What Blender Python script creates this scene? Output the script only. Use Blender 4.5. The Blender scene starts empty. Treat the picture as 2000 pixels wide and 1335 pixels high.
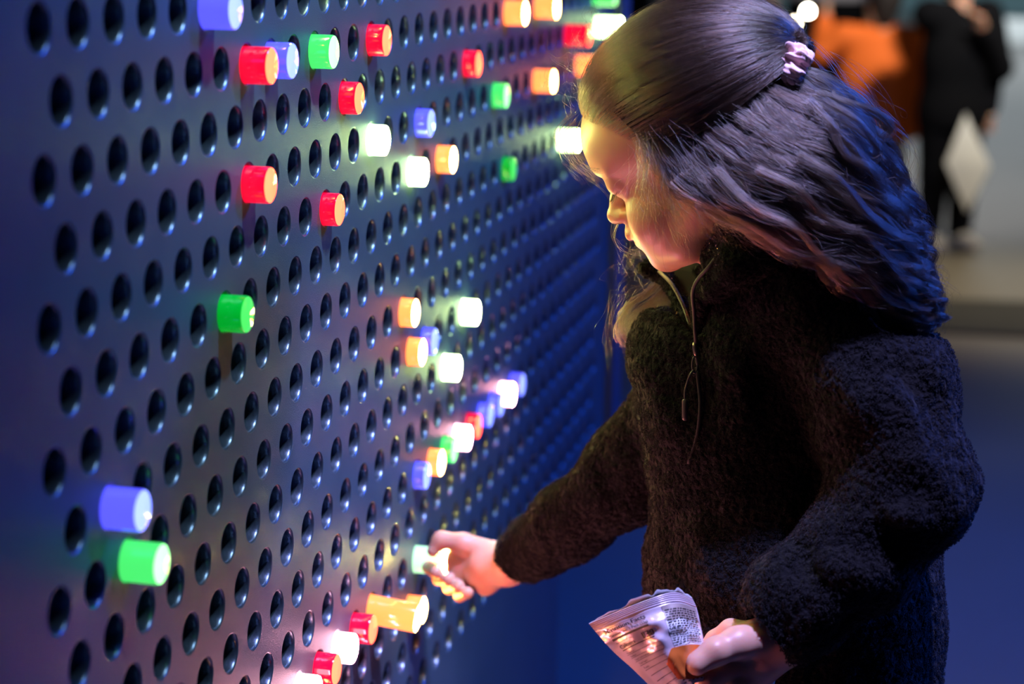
import bpy, bmesh, math, random
import numpy as np
from mathutils import Vector, Matrix

# ------------------------------------------------------------------ camera, world, lights, exposure
SC = bpy.context.scene
COL = SC.collection
F_PX = 3893.5
RM = np.array([[0.97244505, 0.23266446, 0.01476032],
               [-0.06368802, 0.20421879, 0.97685133],
               [-0.22426426, 0.95087430, -0.21340949]])      # rows: camera right, up, forward
CAM = np.array([0.53086, -1.05895, 1.22208])
cam_data = bpy.data.cameras.new('camera')
cam_data.sensor_width = 36.0
cam_data.lens = F_PX * 36.0 / 2000.0
cam_data.clip_start = 0.05
cam_data.clip_end = 200
cam_data.dof.use_dof = True
cam_data.dof.focus_distance = 1.62
cam_data.dof.aperture_fstop = 4.0
cam = bpy.data.objects.new('camera', cam_data)
COL.objects.link(cam)
m4 = Matrix(((RM[0][0], RM[1][0], -RM[2][0], CAM[0]),
             (RM[0][1], RM[1][1], -RM[2][1], CAM[1]),
             (RM[0][2], RM[1][2], -RM[2][2], CAM[2]), (0, 0, 0, 1)))
cam.matrix_world = m4
SC.camera = cam

world = bpy.data.worlds.new('world')
SC.world = world
world.use_nodes = True
bg = world.node_tree.nodes['Background']
bg.inputs[0].default_value = (0.06, 0.14, 0.50, 1)
bg.inputs[1].default_value = 0.03

SC.view_settings.view_transform = 'Standard'
SC.view_settings.look = 'None'
SC.view_settings.exposure = 0.0
SC.view_settings.gamma = 1.0
SC.view_settings.use_curve_mapping = False
try:
    SC.cycles.use_denoising = True
    SC.cycles.max_bounces = 6
    SC.cycles.sample_clamp_indirect = 10.0
    SC.cycles.caustics_reflective = False
    SC.cycles.caustics_refractive = False
except Exception:
    pass


def lamp(name, kind, loc, target, power, color, size=0.1, size_y=None, spot=None, blend=0.3):
    d = bpy.data.lights.new(name, kind)
    d.energy = power
    d.color = color
    if kind == 'AREA':
        d.size = size
        if size_y:
            d.shape = 'RECTANGLE'
            d.size_y = size_y
    else:
        d.shadow_soft_size = size
    if kind == 'SPOT':
        d.spot_size = spot
        d.spot_blend = blend
    o = bpy.data.objects.new(name, d)
    COL.objects.link(o)
    o.location = loc
    o.rotation_euler = (Vector(target) - Vector(loc)).to_track_quat('-Z', 'Y').to_euler()
    return o


# ceiling spots above the peg wall (cool white), stage washes (blue), warm hall light far behind
lamp('ceiling_spot', 'SPOT', (0.95, 0.35, 2.9), (0.0, 0.55, 1.32), 250, (0.50, 0.76, 1.0), 0.07, spot=0.66, blend=1.0)
lamp('lavender_spot', 'SPOT', (0.75, 0.12, 3.0), (0.40, 0.48, 0.95), 700, (0.42, 0.40, 1.0), 0.03, spot=0.38, blend=0.6)
lamp('blue_wash', 'AREA', (1.9, 1.9, 2.3), (0.1, 1.2, 0.9), 62, (0.02, 0.12, 1.0), 0.4)
lamp('blue_rim_spot', 'SPOT', (2.2, 1.5, 1.7), (0.55, 0.48, 0.62), 270, (0.02, 0.13, 1.0), 0.15, spot=0.34, blend=0.8)
lamp('blue_floor_wash', 'SPOT', (0.9, 2.4, 2.8), (0.2, 2.5, 0.0), 85, (0.0, 0.10, 1.0), 0.3, spot=1.15, blend=1.0)
lamp('warm_hall_spot', 'SPOT', (1.0, 5.4, 3.4), (0.75, 5.6, 0.0), 420, (1.0, 0.78, 0.42), 0.3, spot=0.72, blend=1.0)
lamp('added_front_fill', 'SPOT', (1.6, 4.4, 3.2), (0.25, 7.3, 0.6), 700, (1.0, 0.90, 0.80), 0.2, spot=0.55, blend=0.8)  # unseen fill added to brighten the orange-clad child
lamp('hall_spot', 'SPOT', (1.6, 9.6, 3.6), (0.5, 9.3, 0.0), 130, (0.96, 0.95, 0.92), 0.4, spot=1.3, blend=1.0)
lamp('far_hall_light', 'AREA', (0.5, 16.0, 4.0), (0.5, 17.0, 0.0), 380, (0.85, 0.95, 1.0), 2.5)


# ------------------------------------------------------------------ helpers
def PX(px, py, d):
    """photo pixel + distance along the view axis -> camera-frame point (right, up, forward)"""
    return np.array([(px - 1000.0) / F_PX * d, -(py - 667.5) / F_PX * d, d])


def c2w(p):
    return np.asarray(p) @ RM + CAM


def w2c(p):
    return (np.asarray(p) - CAM) @ RM.T


def W(px, py, d):
    return c2w(PX(px, py, d))


def tag(o, label=None, cat=None, group=None, kind=None):
    if label: o['label'] = label
    if cat: o['category'] = cat
    if group: o['group'] = group
    if kind: o['kind'] = kind
    return o


def empty(name, loc=(0, 0, 0), parent=None):
    o = bpy.data.objects.new(name, None)
    COL.objects.link(o)
    o.location = loc
    o.empty_display_size = 0.05
    if parent: o.parent = parent
    return o


def mesh_obj(name, verts, faces, mat=None, parent=None, smooth=True, loc=None):
    me = bpy.data.meshes.new(name)
    me.from_pydata([tuple(map(float, v)) for v in verts], [], [tuple(map(int, f)) for f in faces])
    me.update()
    if smooth:
        me.polygons.foreach_set('use_smooth', [True] * len(me.polygons))
    o = bpy.data.objects.new(name, me)
    COL.objects.link(o)
    if mat: me.materials.append(mat)
    if parent: o.parent = parent
    if loc is not None: o.location = loc
    return o


def fast_mesh(name, V, Q):
    """V (n,3) float, Q (m,4) int -> mesh data"""
    me = bpy.data.meshes.new(name)
    V = np.ascontiguousarray(V, np.float32)
    Q = np.ascontiguousarray(Q, np.int32)
    me.vertices.add(len(V)); me.vertices.foreach_set('co', V.ravel())
    me.loops.add(Q.size); me.loops.foreach_set('vertex_index', Q.ravel())
    me.polygons.add(len(Q))
    me.polygons.foreach_set('loop_start', np.arange(0, Q.size, Q.shape[1], dtype=np.int32))
    me.polygons.foreach_set('loop_total', np.full(len(Q), Q.shape[1], np.int32))
    me.update(calc_edges=True)
    me.polygons.foreach_set('use_smooth', np.ones(len(Q), bool))
    me.validate()
    return me


def link_mesh(name, me, mat=None, parent=None, loc=None):
    o = bpy.data.objects.new(name, me)
    COL.objects.link(o)
    if mat and not me.materials: me.materials.append(mat)
    if parent: o.parent = parent
    if loc is not None: o.location = loc
    return o


# ------------------------------------------------------------------ materials
def srgb(r, g, b):
    return tuple((c / 255.0 / 12.92 if c / 255.0 <= 0.04045 else ((c / 255.0 + 0.055) / 1.055) ** 2.4) for c in (r, g, b))


def new_mat(name):
    m = bpy.data.materials.new(name)
    m.use_nodes = True
    nt = m.node_tree
    b = nt.nodes['Principled BSDF']
    return m, nt, b


def pbr(name, color, rough=0.5, metal=0.0, noise=None, bump=None, spec=0.5, coat=0.0, sheen=0.0, sss=0.0):
    """noise=(scale, amount) varies the colour, bump=(scale, strength, distance) the relief"""
    m, nt, b = new_mat(name)
    b.inputs['Base Color'].default_value = (*color, 1)
    b.inputs['Roughness'].default_value = rough
    b.inputs['Metallic'].default_value = metal
    b.inputs['Specular IOR Level'].default_value = spec
    b.inputs['Coat Weight'].default_value = coat
    b.inputs['Sheen Weight'].default_value = sheen
    if sss:
        b.inputs['Subsurface Weight'].default_value = 1.0
        b.inputs['Subsurface Radius'].default_value = (1.0, 0.35, 0.18)
        b.inputs['Subsurface Scale'].default_value = sss
    tc = nt.nodes.new('ShaderNodeTexCoord')
    if noise:
        n = nt.nodes.new('ShaderNodeTexNoise')
        n.inputs['Scale'].default_value = noise[0]
        n.inputs['Detail'].default_value = 5
        nt.links.new(tc.outputs['Object'], n.inputs['Vector'])
        r = nt.nodes.new('ShaderNodeMapRange')
        r.inputs['From Min'].default_value = 0.3
        r.inputs['From Max'].default_value = 0.7
        r.inputs['To Min'].default_value = 1 - noise[1]
        r.inputs['To Max'].default_value = 1 + noise[1]
        nt.links.new(n.outputs['Fac'], r.inputs['Value'])
        mx = nt.nodes.new('ShaderNodeVectorMath')
        mx.operation = 'SCALE'
        mx.inputs[0].default_value = color
        nt.links.new(r.outputs['Result'], mx.inputs['Scale'])
        nt.links.new(mx.outputs[0], b.inputs['Base Color'])
    if bump:
        n2 = nt.nodes.new('ShaderNodeTexNoise')
        n2.inputs['Scale'].default_value = bump[0]
        n2.inputs['Detail'].default_value = 4
        nt.links.new(tc.outputs['Object'], n2.inputs['Vector'])
        bp = nt.nodes.new('ShaderNodeBump')
        bp.inputs['Strength'].default_value = bump[1]
        bp.inputs['Distance'].default_value = bump[2]
        nt.links.new(n2.outputs['Fac'], bp.inputs['Height'])
        nt.links.new(bp.outputs['Normal'], b.inputs['Normal'])
    return m


def glow(name, base, body_e, cast=1.0):
    """back-lit translucent acrylic"""
    m, nt, b = new_mat(name)
    b.inputs['Base Color'].default_value = (*base, 1)
    b.inputs['Roughness'].default_value = 0.12
    b.inputs['Coat Weight'].default_value = 0.4
    b.inputs['Emission Color'].default_value = (*body_e, 1)
    b.inputs['Emission Strength'].default_value = cast
    return m


M_PANEL = pbr('painted_steel_panel', (0.064, 0.099, 0.124), 0.42, 0.0, noise=(14, 0.10), bump=(1100, 0.5, 0.0008), spec=0.6)
M_SOCKET = pbr('dark_socket_metal', (0.15, 0.19, 0.25), 0.33, 0.85, bump=(220, 0.35, 0.0010), spec=1.0)
M_EDGE = pbr('frame_metal', (0.06, 0.08, 0.14), 0.45)

# ------------------------------------------------------------------ the setting
M_FLOOR = pbr('hall_floor', (0.18, 0.175, 0.17), 0.55, noise=(1.2, 0.10), bump=(60, 0.08, 0.002))
M_WALL = pbr('hall_wall', (0.28, 0.33, 0.36), 0.7, noise=(2, 0.05))
M_FLOORSHADE = pbr('floor_shade', (0.035, 0.04, 0.05), 0.9, noise=(120, 0.3))
M_TAN = pbr('tan_carpet', (0.42, 0.35, 0.22), 0.85, noise=(160, 0.12))
P = 0.0508
ROWH = P * 0.8660254
Z0 = 1.15
HOLE_R = 0.0155
NROW0, NROW1, NCOL = -3, 16, 34
BX = 0.0          # board face is the plane x = 0


def hole_yz(row, k):
    return (k + (0.5 if row % 2 else 0.0)) * P, Z0 - row * ROWH


def box(name, lo, hi, mat, parent=None, bevel=0.0):
    bm = bmesh.new()
    bmesh.ops.create_cube(bm, size=1)
    for v in bm.verts:
        v.co = Vector([(lo[i] + hi[i]) / 2 + v.co[i] * (hi[i] - lo[i]) for i in range(3)])
    if bevel:
        bmesh.ops.bevel(bm, geom=bm.edges[:], offset=bevel, segments=2, affect='EDGES', profile=0.5)
    me = bpy.data.meshes.new(name)
    bm.to_mesh(me); bm.free()
    return link_mesh(name, me, mat, parent)


floor = mesh_obj('floor', [(-9, -4, 0), (9, -4, 0), (9, 30, 0), (-9, 30, 0)], [(0, 1, 2, 3)], M_FLOOR, smooth=False)
tag(floor, kind='structure')
wall_back = box('wall_back', (-9, 30, 0), (9, 30.2, 5), M_WALL); tag(wall_back, kind='structure')
wall_right = box('wall_right', (9, -4, 0), (9.2, 30, 5), M_WALL); tag(wall_right, kind='structure')
wall_left = box('wall_left', (-9.2, -4, 0), (-9, 30, 5), M_WALL); tag(wall_left, kind='structure')

# ------------------------------------------------------------------ the peg wall
wall = empty('peg_wall', (0, 0, 0))
tag(wall, 'huge dark grey perforated light wall with staggered round holes for glowing pegs', 'light wall')


def build_panel():
    SEG = 24
    V, Fc = [], []
    Y0, Y1 = -0.9, 1.805
    ZT = Z0 - (NROW0 - 0.5) * ROWH
    ZB = Z0 - (NROW1 + 0.5) * ROWH
    ang = [2 * math.pi * i / SEG for i in range(SEG)]

    def add(v):
        V.append(v); return len(V) - 1
    for row in range(NROW0, NROW1 + 1):
        zc = Z0 - row * ROWH
        for k in range(NCOL):
            y, z = hole_yz(row, k)
            rings = []
            for (rr, xx) in ((HOLE_R + 0.0006, 0.0), (HOLE_R + 0.0003, -0.0002), (HOLE_R + 0.00035, -0.0012)):
                rings.append([add((BX + xx, y + rr * math.cos(a), z + rr * math.sin(a))) for a in ang])
            # outer rectangle points in the same angular order
            hy, hz = P / 2, ROWH / 2
            outer = []
            for a in ang:
                c, s = math.cos(a), math.sin(a)
                t = min(hy / abs(c) if abs(c) > 1e-9 else 1e9, hz / abs(s) if abs(s) > 1e-9 else 1e9)
                outer.append(add((BX, y + t * c, z + t * s)))
            for i in range(SEG):
                j = (i + 1) % SEG
                Fc.append((outer[i], outer[j], rings[0][j], rings[0][i]))
                for r0, r1 in zip(rings[:-1], rings[1:]):
                    Fc.append((r0[i], r0[j], r1[j], r1[i]))
            # the four corners of the rectangle
            for sy, sz in ((1, 1), (-1, 1), (-1, -1), (1, -1)):
                ca = math.atan2(sz * hz, sy * hy) % (2 * math.pi)
                i = int(ca / (2 * math.pi / SEG))
                cidx = add((BX, y + sy * hy, z + sz * hz))
                Fc.append((outer[i], cidx, outer[(i + 1) % SEG]))
        off = P * 0.5 if row % 2 else 0.0
        ya, yb = off - P / 2, off - P / 2 + NCOL * P
        for y0, y1 in ((Y0, ya), (yb, Y1)):
            q = [add((BX, y0, zc - ROWH / 2)), add((BX, y1, zc - ROWH / 2)), add((BX, y1, zc + ROWH / 2)), add((BX, y0, zc + ROWH / 2))]
            Fc.append(tuple(q))
    for z0, z1 in ((ZT, ZT + 0.12), (ZB - 0.07, ZB)):
        q = [add((BX, Y0, z0)), add((BX, Y1, z0)), add((BX, Y1, z1)), add((BX, Y0, z1))]
        Fc.append(tuple(q))
    o = mesh_obj('panel', V, Fc, M_PANEL, wall, smooth=False)
    return o, ZT + 0.12, ZB - 0.07, Y0, Y1


panel, ZTOP, ZBOT, PY0, PY1 = build_panel()
tag(panel)
# hollow sockets behind the holes: smooth dark tubes with a closed end
SEG = 24
sv, sf = [], []
prof = []
for q_ in range(7):
    t_ = q_ / 6 * math.pi / 2
    prof.append((HOLE_R + 0.0004 - 0.0019 * math.sin(t_) + 0.0, -0.0002 - 0.0046 * (1 - math.cos(t_))))
prof += [(HOLE_R - 0.0015, -0.010), (HOLE_R - 0.0015, -0.03), (HOLE_R - 0.0016, -0.058), (HOLE_R - 0.004, -0.060), (0.004, -0.060)]
for r_, x_ in prof:
    for i in range(SEG):
        a = 2 * math.pi * i / SEG
        sv.append((x_, r_ * math.cos(a), r_ * math.sin(a)))
for q in range(len(prof) - 1):
    for i in range(SEG):
        j = (i + 1) % SEG
        sf.append((q * SEG + i, q * SEG + j, (q + 1) * SEG + j, (q + 1) * SEG + i))
sf.append(tuple((len(prof) - 1) * SEG + i for i in range(SEG)))
socket_me = bpy.data.meshes.new('socket')
socket_me.from_pydata(sv, [], sf); socket_me.update()
socket_me.polygons.foreach_set('use_smooth', [True] * len(socket_me.polygons))
socket_me.materials.append(M_SOCKET)


def in_frame(y, z):
    c = w2c((0, y, z))
    u, v = 1000 + F_PX * c[0] / c[2], 667.5 - F_PX * c[1] / c[2]
    return (-30 < u < 1230 and -40 < v < 1375), c[2]


slots = []
for row in range(NROW0, NROW1 + 1):
    for k in range(NCOL):
        y, z = hole_yz(row, k)
        vis, d = in_frame(y, z)
        slots.append((0 if vis else 1, d, y, z))
slots.sort()
for _, _, y, z in slots[:300]:
    link_mesh('socket', socket_me, None, wall, (0, y, z))
vv, ff = [], []
sva = np.array(sv)
for _, _, y, z in slots[300:]:
    b0 = len(vv) * len(sv)
    vv.append(sva + np.array([0, y, z]))
    ff += [tuple(i + b0 for i in f_) for f_ in sf]
rest = mesh_obj('distant_sockets', np.concatenate(vv), ff, M_SOCKET, wall)
tag(rest, kind='stuff')
# body of the wall behind the panel, edge post and lower base
box('cabinet_back', (-0.22, PY0, ZBOT), (-0.064, PY1 + 0.0, ZTOP), M_EDGE, wall)
box('edge_post', (-0.22, PY1, ZBOT - 0.02), (0.012, PY1 + 0.07, ZTOP), M_EDGE, wall, 0.004)
box('base_panel', (-0.22, PY0, 0.0), (-0.001, 1.50, ZBOT), M_PANEL, wall)
box('top_rail', (-0.22, PY0, ZTOP), (0.012, PY1 + 0.07, ZTOP + 0.05), M_EDGE, wall, 0.004)

# ------------------------------------------------------------------ pegs
PEG_R = 0.0138


def peg_colors():
    C = {}
    # name: base, body emission, cap emission
    C['red'] = ((0.35, 0.0, 0.02), (1.2, 0.004, 0.04), (9.0, 0.66, 0.26))
    C['orange'] = ((0.4, 0.12, 0.02), (3.2, 0.60, 0.14), (120.0, 42.0, 10.0))
    C['green'] = ((0.0, 0.3, 0.03), (0.08, 0.95, 0.18), (0.9, 3.0, 1.0))
    C['dim_green'] = ((0.0, 0.3, 0.03), (0.0, 0.38, 0.02), (0.10, 1.0, 0.16))
    C['blue'] = ((0.05, 0.05, 0.4), (0.13, 0.13, 1.6), (0.62, 0.85, 3.5))
    C['lime'] = ((0.2, 0.4, 0.2), (7.0, 11.0, 4.5), (230.0, 260.0, 60.0))
    C['peach'] = ((0.4, 0.3, 0.25), (14.0, 6.0, 7.0), (230.0, 60.0, 90.0))
    C['held'] = ((0.2, 0.4, 0.2), (0.75, 1.5, 0.85), (4500.0, 3400.0, 800.0))
    return C


PEGC = peg_colors()
PEG_MATS = {}
for cn, (ba, be, ce) in PEGC.items():
    PEG_MATS[cn] = (glow(cn + '_acrylic', ba, be), glow(cn + '_peg_end', ba, ce))
PEG_ME = {}


def rev(profile, seg=32):
    V, Fc = [], []
    for (r_, x_) in profile:
        for i in range(seg):
            a = 2 * math.pi * i / seg
            V.append((x_, r_ * math.cos(a), r_ * math.sin(a)))
    for q in range(len(profile) - 1):
        for i in range(seg):
            j = (i + 1) % seg
            Fc.append((q * seg + i, (q + 1) * seg + i, (q + 1) * seg + j, q * seg + j))
    return V, Fc


def peg(row, k, color, L, label, name='light_peg', tilt=0.0, base=None, group=None):
    y, z = hole_yz(row, k)
    root = empty(name, (0, y, z - 0.0008) if base is None else base)
    root.rotation_euler = (0, tilt, 0)
    tag(root, label, 'peg', group)
    R_ = PEG_R
    V, Fc = rev([(R_ - 0.001, -0.03), (R_, -0.028), (R_, L - 0.0022), (R_ - 0.0006, L - 0.0008)])
    mb, mc = PEG_MATS[color]
    body = mesh_obj('body', V, Fc, mb, root)
    V, Fc = rev([(R_ - 0.0006, L - 0.0008), (R_ - 0.002, L), (0.0002, L + 0.0002)])
    n = len(V)
    cap = mesh_obj('end_face', V, Fc + [tuple(range(n - 32, n))], mc, root)
    return root


PEGS = [
 (0, 5, 'blue', 22, 'blue peg cut off by the top edge of the photo, nearest the upper left'),
 (1, 6, 'red', 20, 'red peg overlapping a blue peg near the upper left'),
 (1, 7, 'blue', 18, 'blue peg half hidden behind the upper left red peg'),
 (1, 9, 'green', 17, 'green peg in the upper row between a blue peg and a red peg'),
 (1, 12, 'red', 15, 'red peg at the top, second from left of the reds in its row'),
 (2, 11, 'red', 14, 'red peg just below and left of the upper row red peg'),
 (3, 6, 'red', 18, 'large red peg alone on the left, above the lone green peg'),
 (4, 10, 'red', 13, 'red peg below the left group, level with the girl\'s lips'),
 (2, 19, 'red', 14, 'small red peg far right along the board near the top'),
 (3, 21, 'green', 14, 'mint green peg beside the orange peg near the top right'),
 (3, 25, 'orange', 23, 'orange peg left of the girl\'s forehead hair'),
 (3, 30, 'orange', 34, 'blurred orange peg partly behind the girl\'s hairline'),
 (2, 33, 'lime', 33, 'blurred pale green peg at the far top end of the board'),
 (1, 22, 'orange', 22, 'orange peg cut off by the top edge, left of another orange one'),
 (1, 25, 'orange', 25, 'orange peg at the very top edge, right one of two'),
 (3, 15, 'blue', 13, 'lone blue peg in the upper middle above an orange peg'),
 (3, 12, 'lime', 14, 'white-green peg in the upper middle below a red peg'),
 (4, 15, 'lime', 14, 'white-green peg touching an orange peg on its right'),
 (4, 17, 'orange', 15, 'orange peg right of the white-green peg in the upper middle'),
 (5, 22, 'dim_green', 11, 'dim green peg with a short end sticking out in the far middle'),
 (5, 28, 'lime', 23, 'dazzling white-green peg touching the girl\'s forehead in view'),
 (5, 5, 'dim_green', 18, 'dark green peg alone in the left middle of the board'),
 (7, 1, 'blue', 23, 'big blue peg at lower left above a green peg'),
 (8, 2, 'green', 24, 'big green peg at lower left below a blue peg'),
 (7, 14, 'orange', 13, 'orange peg topmost of the middle cluster'),
 (8, 15, 'orange', 13, 'orange peg directly below the topmost peg of the middle cluster'),
 (8, 16, 'blue', 11, 'blue peg squeezed between orange and white pegs in the middle'),
 (8, 19, 'lime', 15, 'white-green peg rightmost of the middle cluster'),
 (9, 17, 'lime', 15, 'white-green peg lowest of the middle cluster'),
 (11, 15, 'blue', 11, 'blue peg at the lower left start of the diagonal row'),
 (11, 16, 'orange', 12, 'orange peg second in the diagonal row'),
 (11, 17, 'green', 12, 'green peg third in the diagonal row'),
 (11, 18, 'peach', 14, 'pinkish white peg fourth in the diagonal row'),
 (11, 19, 'red', 12, 'red peg fifth in the diagonal row'),
 (11, 20, 'blue', 13, 'blue peg sixth in the diagonal row, right of the red one'),
 (11, 21, 'blue', 13, 'blue peg seventh in the diagonal row, mostly hidden'),
 (11, 22, 'peach', 14, 'pinkish white peg eighth in the diagonal row'),
 (11, 23, 'blue', 14, 'blue peg at the far upper end of the diagonal row'),
 (14, 15, 'orange', 15, 'short orange peg behind the long tilted orange peg'),
 (13, 11, 'red', 18, 'red peg touching the long tilted orange peg at its left'),
 (13, 10, 'peach', 16, 'pinkish white peg between two red pegs at the bottom'),
 (13, 9, 'red', 17, 'red peg near the bottom edge between two white ones'),
 (13, 8, 'peach', 17, 'pinkish white peg cut off by the bottom edge of the photo'),
 (2, 32, 'green', 30, 'green peg barely showing at the top edge by the girl\'s hair'),
 (2, 29, 'red', 30, 'pink-red glowing peg hidden behind the girl\'s hair top'),
]
for row, k, c, L, lab in PEGS:
    if lab.startswith('green peg barely'):
        row, k = 1, 32
    peg(row, k, c, L / 1000.0, lab, group='pegs pushed into the board')
peg(13, 12, 'orange', 0.046, 'long orange peg half pulled out and drooping below the hand', tilt=0.10, group='pegs pushed into the board')
peg(13, 15, 'held', 0.031, 'mint green peg gripped in the girl\'s outstretched hand', group='pegs pushed into the board')
# unseen pegs added above and below to light her face and the board
OFFROW = {16: 'lowest row', 15: 'second lowest row', 14: 'third lowest row', 13: 'fourth lowest row', 12: 'fifth lowest row', 11: 'sixth lowest row', 10: 'seventh lowest row', -1: 'third row down', -2: 'second row down', -3: 'top row'}
OFFC = {'red': 'red', 'orange': 'orange', 'peach': 'pinkish white', 'lime': 'pale green'}
ORD = 'first second third fourth fifth sixth seventh eighth ninth tenth eleventh twelfth thirteenth fourteenth fifteenth'.split()
for row, k, c in ((14, 9, 'orange'), (15, 8, 'orange'), (15, 10, 'peach'), (16, 9, 'orange'), (16, 11, 'peach'), (14, 12, 'red'), (15, 12, 'orange'), (16, 7, 'red'),
                  (13, 4, 'orange'), (14, 3, 'red'), (13, 6, 'red'), (15, 4, 'peach'), (16, 5, 'orange'), (14, 6, 'orange'),
                  (-1, 9, 'lime'), (-1, 12, 'orange'), (-2, 7, 'orange'), (-2, 10, 'lime')):
    if not in_frame(*hole_yz(row, k))[0]:
        peg(row, k, c, 0.008, '%s peg added for light in the %s, %s hole from the left' % (OFFC[c], OFFROW[row], ORD[k]), group='pegs pushed into the board')

# ------------------------------------------------------------------ solid modelling on a distance grid
class Grid:
    """signed distance field; shapes are blended in, then turned into one continuous skin"""
    def __init__(s, lo, hi, res):
        s.lo = np.array(lo, float); s.res = res
        s.n = (np.ceil((np.array(hi) - s.lo) / res).astype(int) + 1)
        s.D = np.full(tuple(s.n), 1.0, np.float32)
        s.ax = [(s.lo[i] + res * np.arange(s.n[i])).astype(np.float32) for i in range(3)]

    def _sl(s, lo, hi):
        a = np.clip(np.floor((np.array(lo) - s.lo) / s.res).astype(int), 0, s.n)
        b = np.clip(np.ceil((np.array(hi) - s.lo) / s.res).astype(int) + 1, 0, s.n)
        return tuple(slice(int(a[i]), int(b[i])) for i in range(3))

    def _apply(s, sl, d, k, op):
        A = s.D[sl]
        if A.size == 0: return
        if op == 'add':
            if k > 0:
                h = np.clip(0.5 + 0.5 * (A - d) / k, 0, 1)
                s.D[sl] = A * (1 - h) + d * h - k * h * (1 - h)
            else:
                s.D[sl] = np.minimum(A, d)
        elif op == 'cut':
            d = -d
            h = np.clip(0.5 - 0.5 * (A - d) / max(k, 1e-6), 0, 1)
            s.D[sl] = A * (1 - h) + d * h + k * h * (1 - h)
        elif op == 'bump':      # add a smooth displacement: k = height; d = normalised distance
            s.D[sl] = A - k * np.exp(-d * d)

    def xyz(s, sl):
        return np.meshgrid(s.ax[0][sl[0]], s.ax[1][sl[1]], s.ax[2][sl[2]], indexing='ij', sparse=True)

    def rc(s, a, b, ra, rb=None, k=0.004, op='add'):
        rb = ra if rb is None else rb
        a = np.array(a, float); b = np.array(b, float); m = max(ra, rb) + 2.2 * k + 3 * s.res
        sl = s._sl(np.minimum(a, b) - m, np.maximum(a, b) + m)
        X, Y, Z = s.xyz(sl)
        ba = b - a; L2 = max(float(ba @ ba), 1e-12)
        t = np.clip(((X - a[0]) * ba[0] + (Y - a[1]) * ba[1] + (Z - a[2]) * ba[2]) / L2, 0, 1)
        d = np.sqrt((X - a[0] - t * ba[0]) ** 2 + (Y - a[1] - t * ba[1]) ** 2 + (Z - a[2] - t * ba[2]) ** 2) - (ra + (rb - ra) * t)
        s._apply(sl, d.astype(np.float32), k, op)

    def chain(s, pts, rs, k=0.004, op='add'):
        for i in range(len(pts) - 1):
            s.rc(pts[i], pts[i + 1], rs[i], rs[i + 1], k, op)

    def ell(s, c, r, axes=np.eye(3), k=0.004, op='add'):
        c = np.array(c, float); r = np.array(r, float); m = float(max(r)) + 2.2 * k + 3 * s.res
        sl = s._sl(c - m, c + m)
        X, Y, Z = s.xyz(sl)
        axes = np.array(axes)
        u = [(X - c[0]) * axes[i][0] + (Y - c[1]) * axes[i][1] + (Z - c[2]) * axes[i][2] for i in range(3)]
        k0 = np.sqrt((u[0] / r[0]) ** 2 + (u[1] / r[1]) ** 2 + (u[2] / r[2]) ** 2) + 1e-9
        k1 = np.sqrt((u[0] / r[0] ** 2) ** 2 + (u[1] / r[1] ** 2) ** 2 + (u[2] / r[2] ** 2) ** 2) + 1e-9
        s._apply(sl, (k0 * (k0 - 1) / k1).astype(np.float32), k, op)

    def bump(s, c, sig, h, axes=np.eye(3)):
        """raise (h>0) or press in (h<0) the surface around c"""
        sig = np.array([sig] * 3 if np.isscalar(sig) else sig, float); c = np.array(c, float)
        m = float(max(sig)) * 2.6
        sl = s._sl(c - m, c + m)
        X, Y, Z = s.xyz(sl); axes = np.array(axes)
        u = [(X - c[0]) * axes[i][0] + (Y - c[1]) * axes[i][1] + (Z - c[2]) * axes[i][2] for i in range(3)]
        q = (u[0] / sig[0]) ** 2 + (u[1] / sig[1]) ** 2 + (u[2] / sig[2]) ** 2
        s.D[sl] = s.D[sl] - h * np.exp(-q).astype(np.float32)

    def groove(s, a, b, sig, h):
        """soft crease (h<0) or fold (h>0) along a line"""
        a = np.array(a, float); b = np.array(b, float); m = sig * 2.6
        sl = s._sl(np.minimum(a, b) - m, np.maximum(a, b) + m)
        X, Y, Z = s.xyz(sl); ba = b - a; L2 = float(ba @ ba)
        t = np.clip(((X - a[0]) * ba[0] + (Y - a[1]) * ba[1] + (Z - a[2]) * ba[2]) / L2, 0, 1)
        q = ((X - a[0] - t * ba[0]) ** 2 + (Y - a[1] - t * ba[1]) ** 2 + (Z - a[2] - t * ba[2]) ** 2) / sig ** 2
        s.D[sl] = s.D[sl] - (h * np.exp(-q) * (1 - 0.75 * (2 * t - 1) ** 2)).astype(np.float32)

    def mesh(s):
        D = s.D; D[0], D[-1], D[:, 0], D[:, -1], D[:, :, 0], D[:, :, -1] = (1.0,) * 6
        ins = D < 0
        c = np.zeros(tuple(np.array(D.shape) - 1), np.uint8)
        for i in (0, 1):
            for j in (0, 1):
                for k in (0, 1):
                    c += ins[i:i + c.shape[0], j:j + c.shape[1], k:k + c.shape[2]]
        I, J, K = np.nonzero((c > 0) & (c < 8))
        idx = np.full(c.shape, -1, np.int32); idx[I, J, K] = np.arange(len(I))
        acc = np.zeros((len(I), 3)); cnt = np.zeros(len(I))
        for ax in range(3):
            o1, o2 = [o for o in range(3) if o != ax]
            for p in (0, 1):
                for q in (0, 1):
                    off = [0, 0, 0]; off[o1] = p; off[o2] = q
                    off2 = list(off); off2[ax] = 1
                    d0 = D[I + off[0], J + off[1], K + off[2]]; d1 = D[I + off2[0], J + off2[1], K + off2[2]]
                    m = (d0 < 0) != (d1 < 0)
                    t = np.where(m, d0 / np.where(m, d0 - d1, 1), 0)
                    pt = np.zeros((len(I), 3)); pt[:, o1] = p; pt[:, o2] = q; pt[:, ax] = t
                    acc += pt * m[:, None]; cnt += m
        V = (np.stack([I, J, K], 1) + acc / cnt[:, None]) * s.res + s.lo
        Q = []
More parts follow.
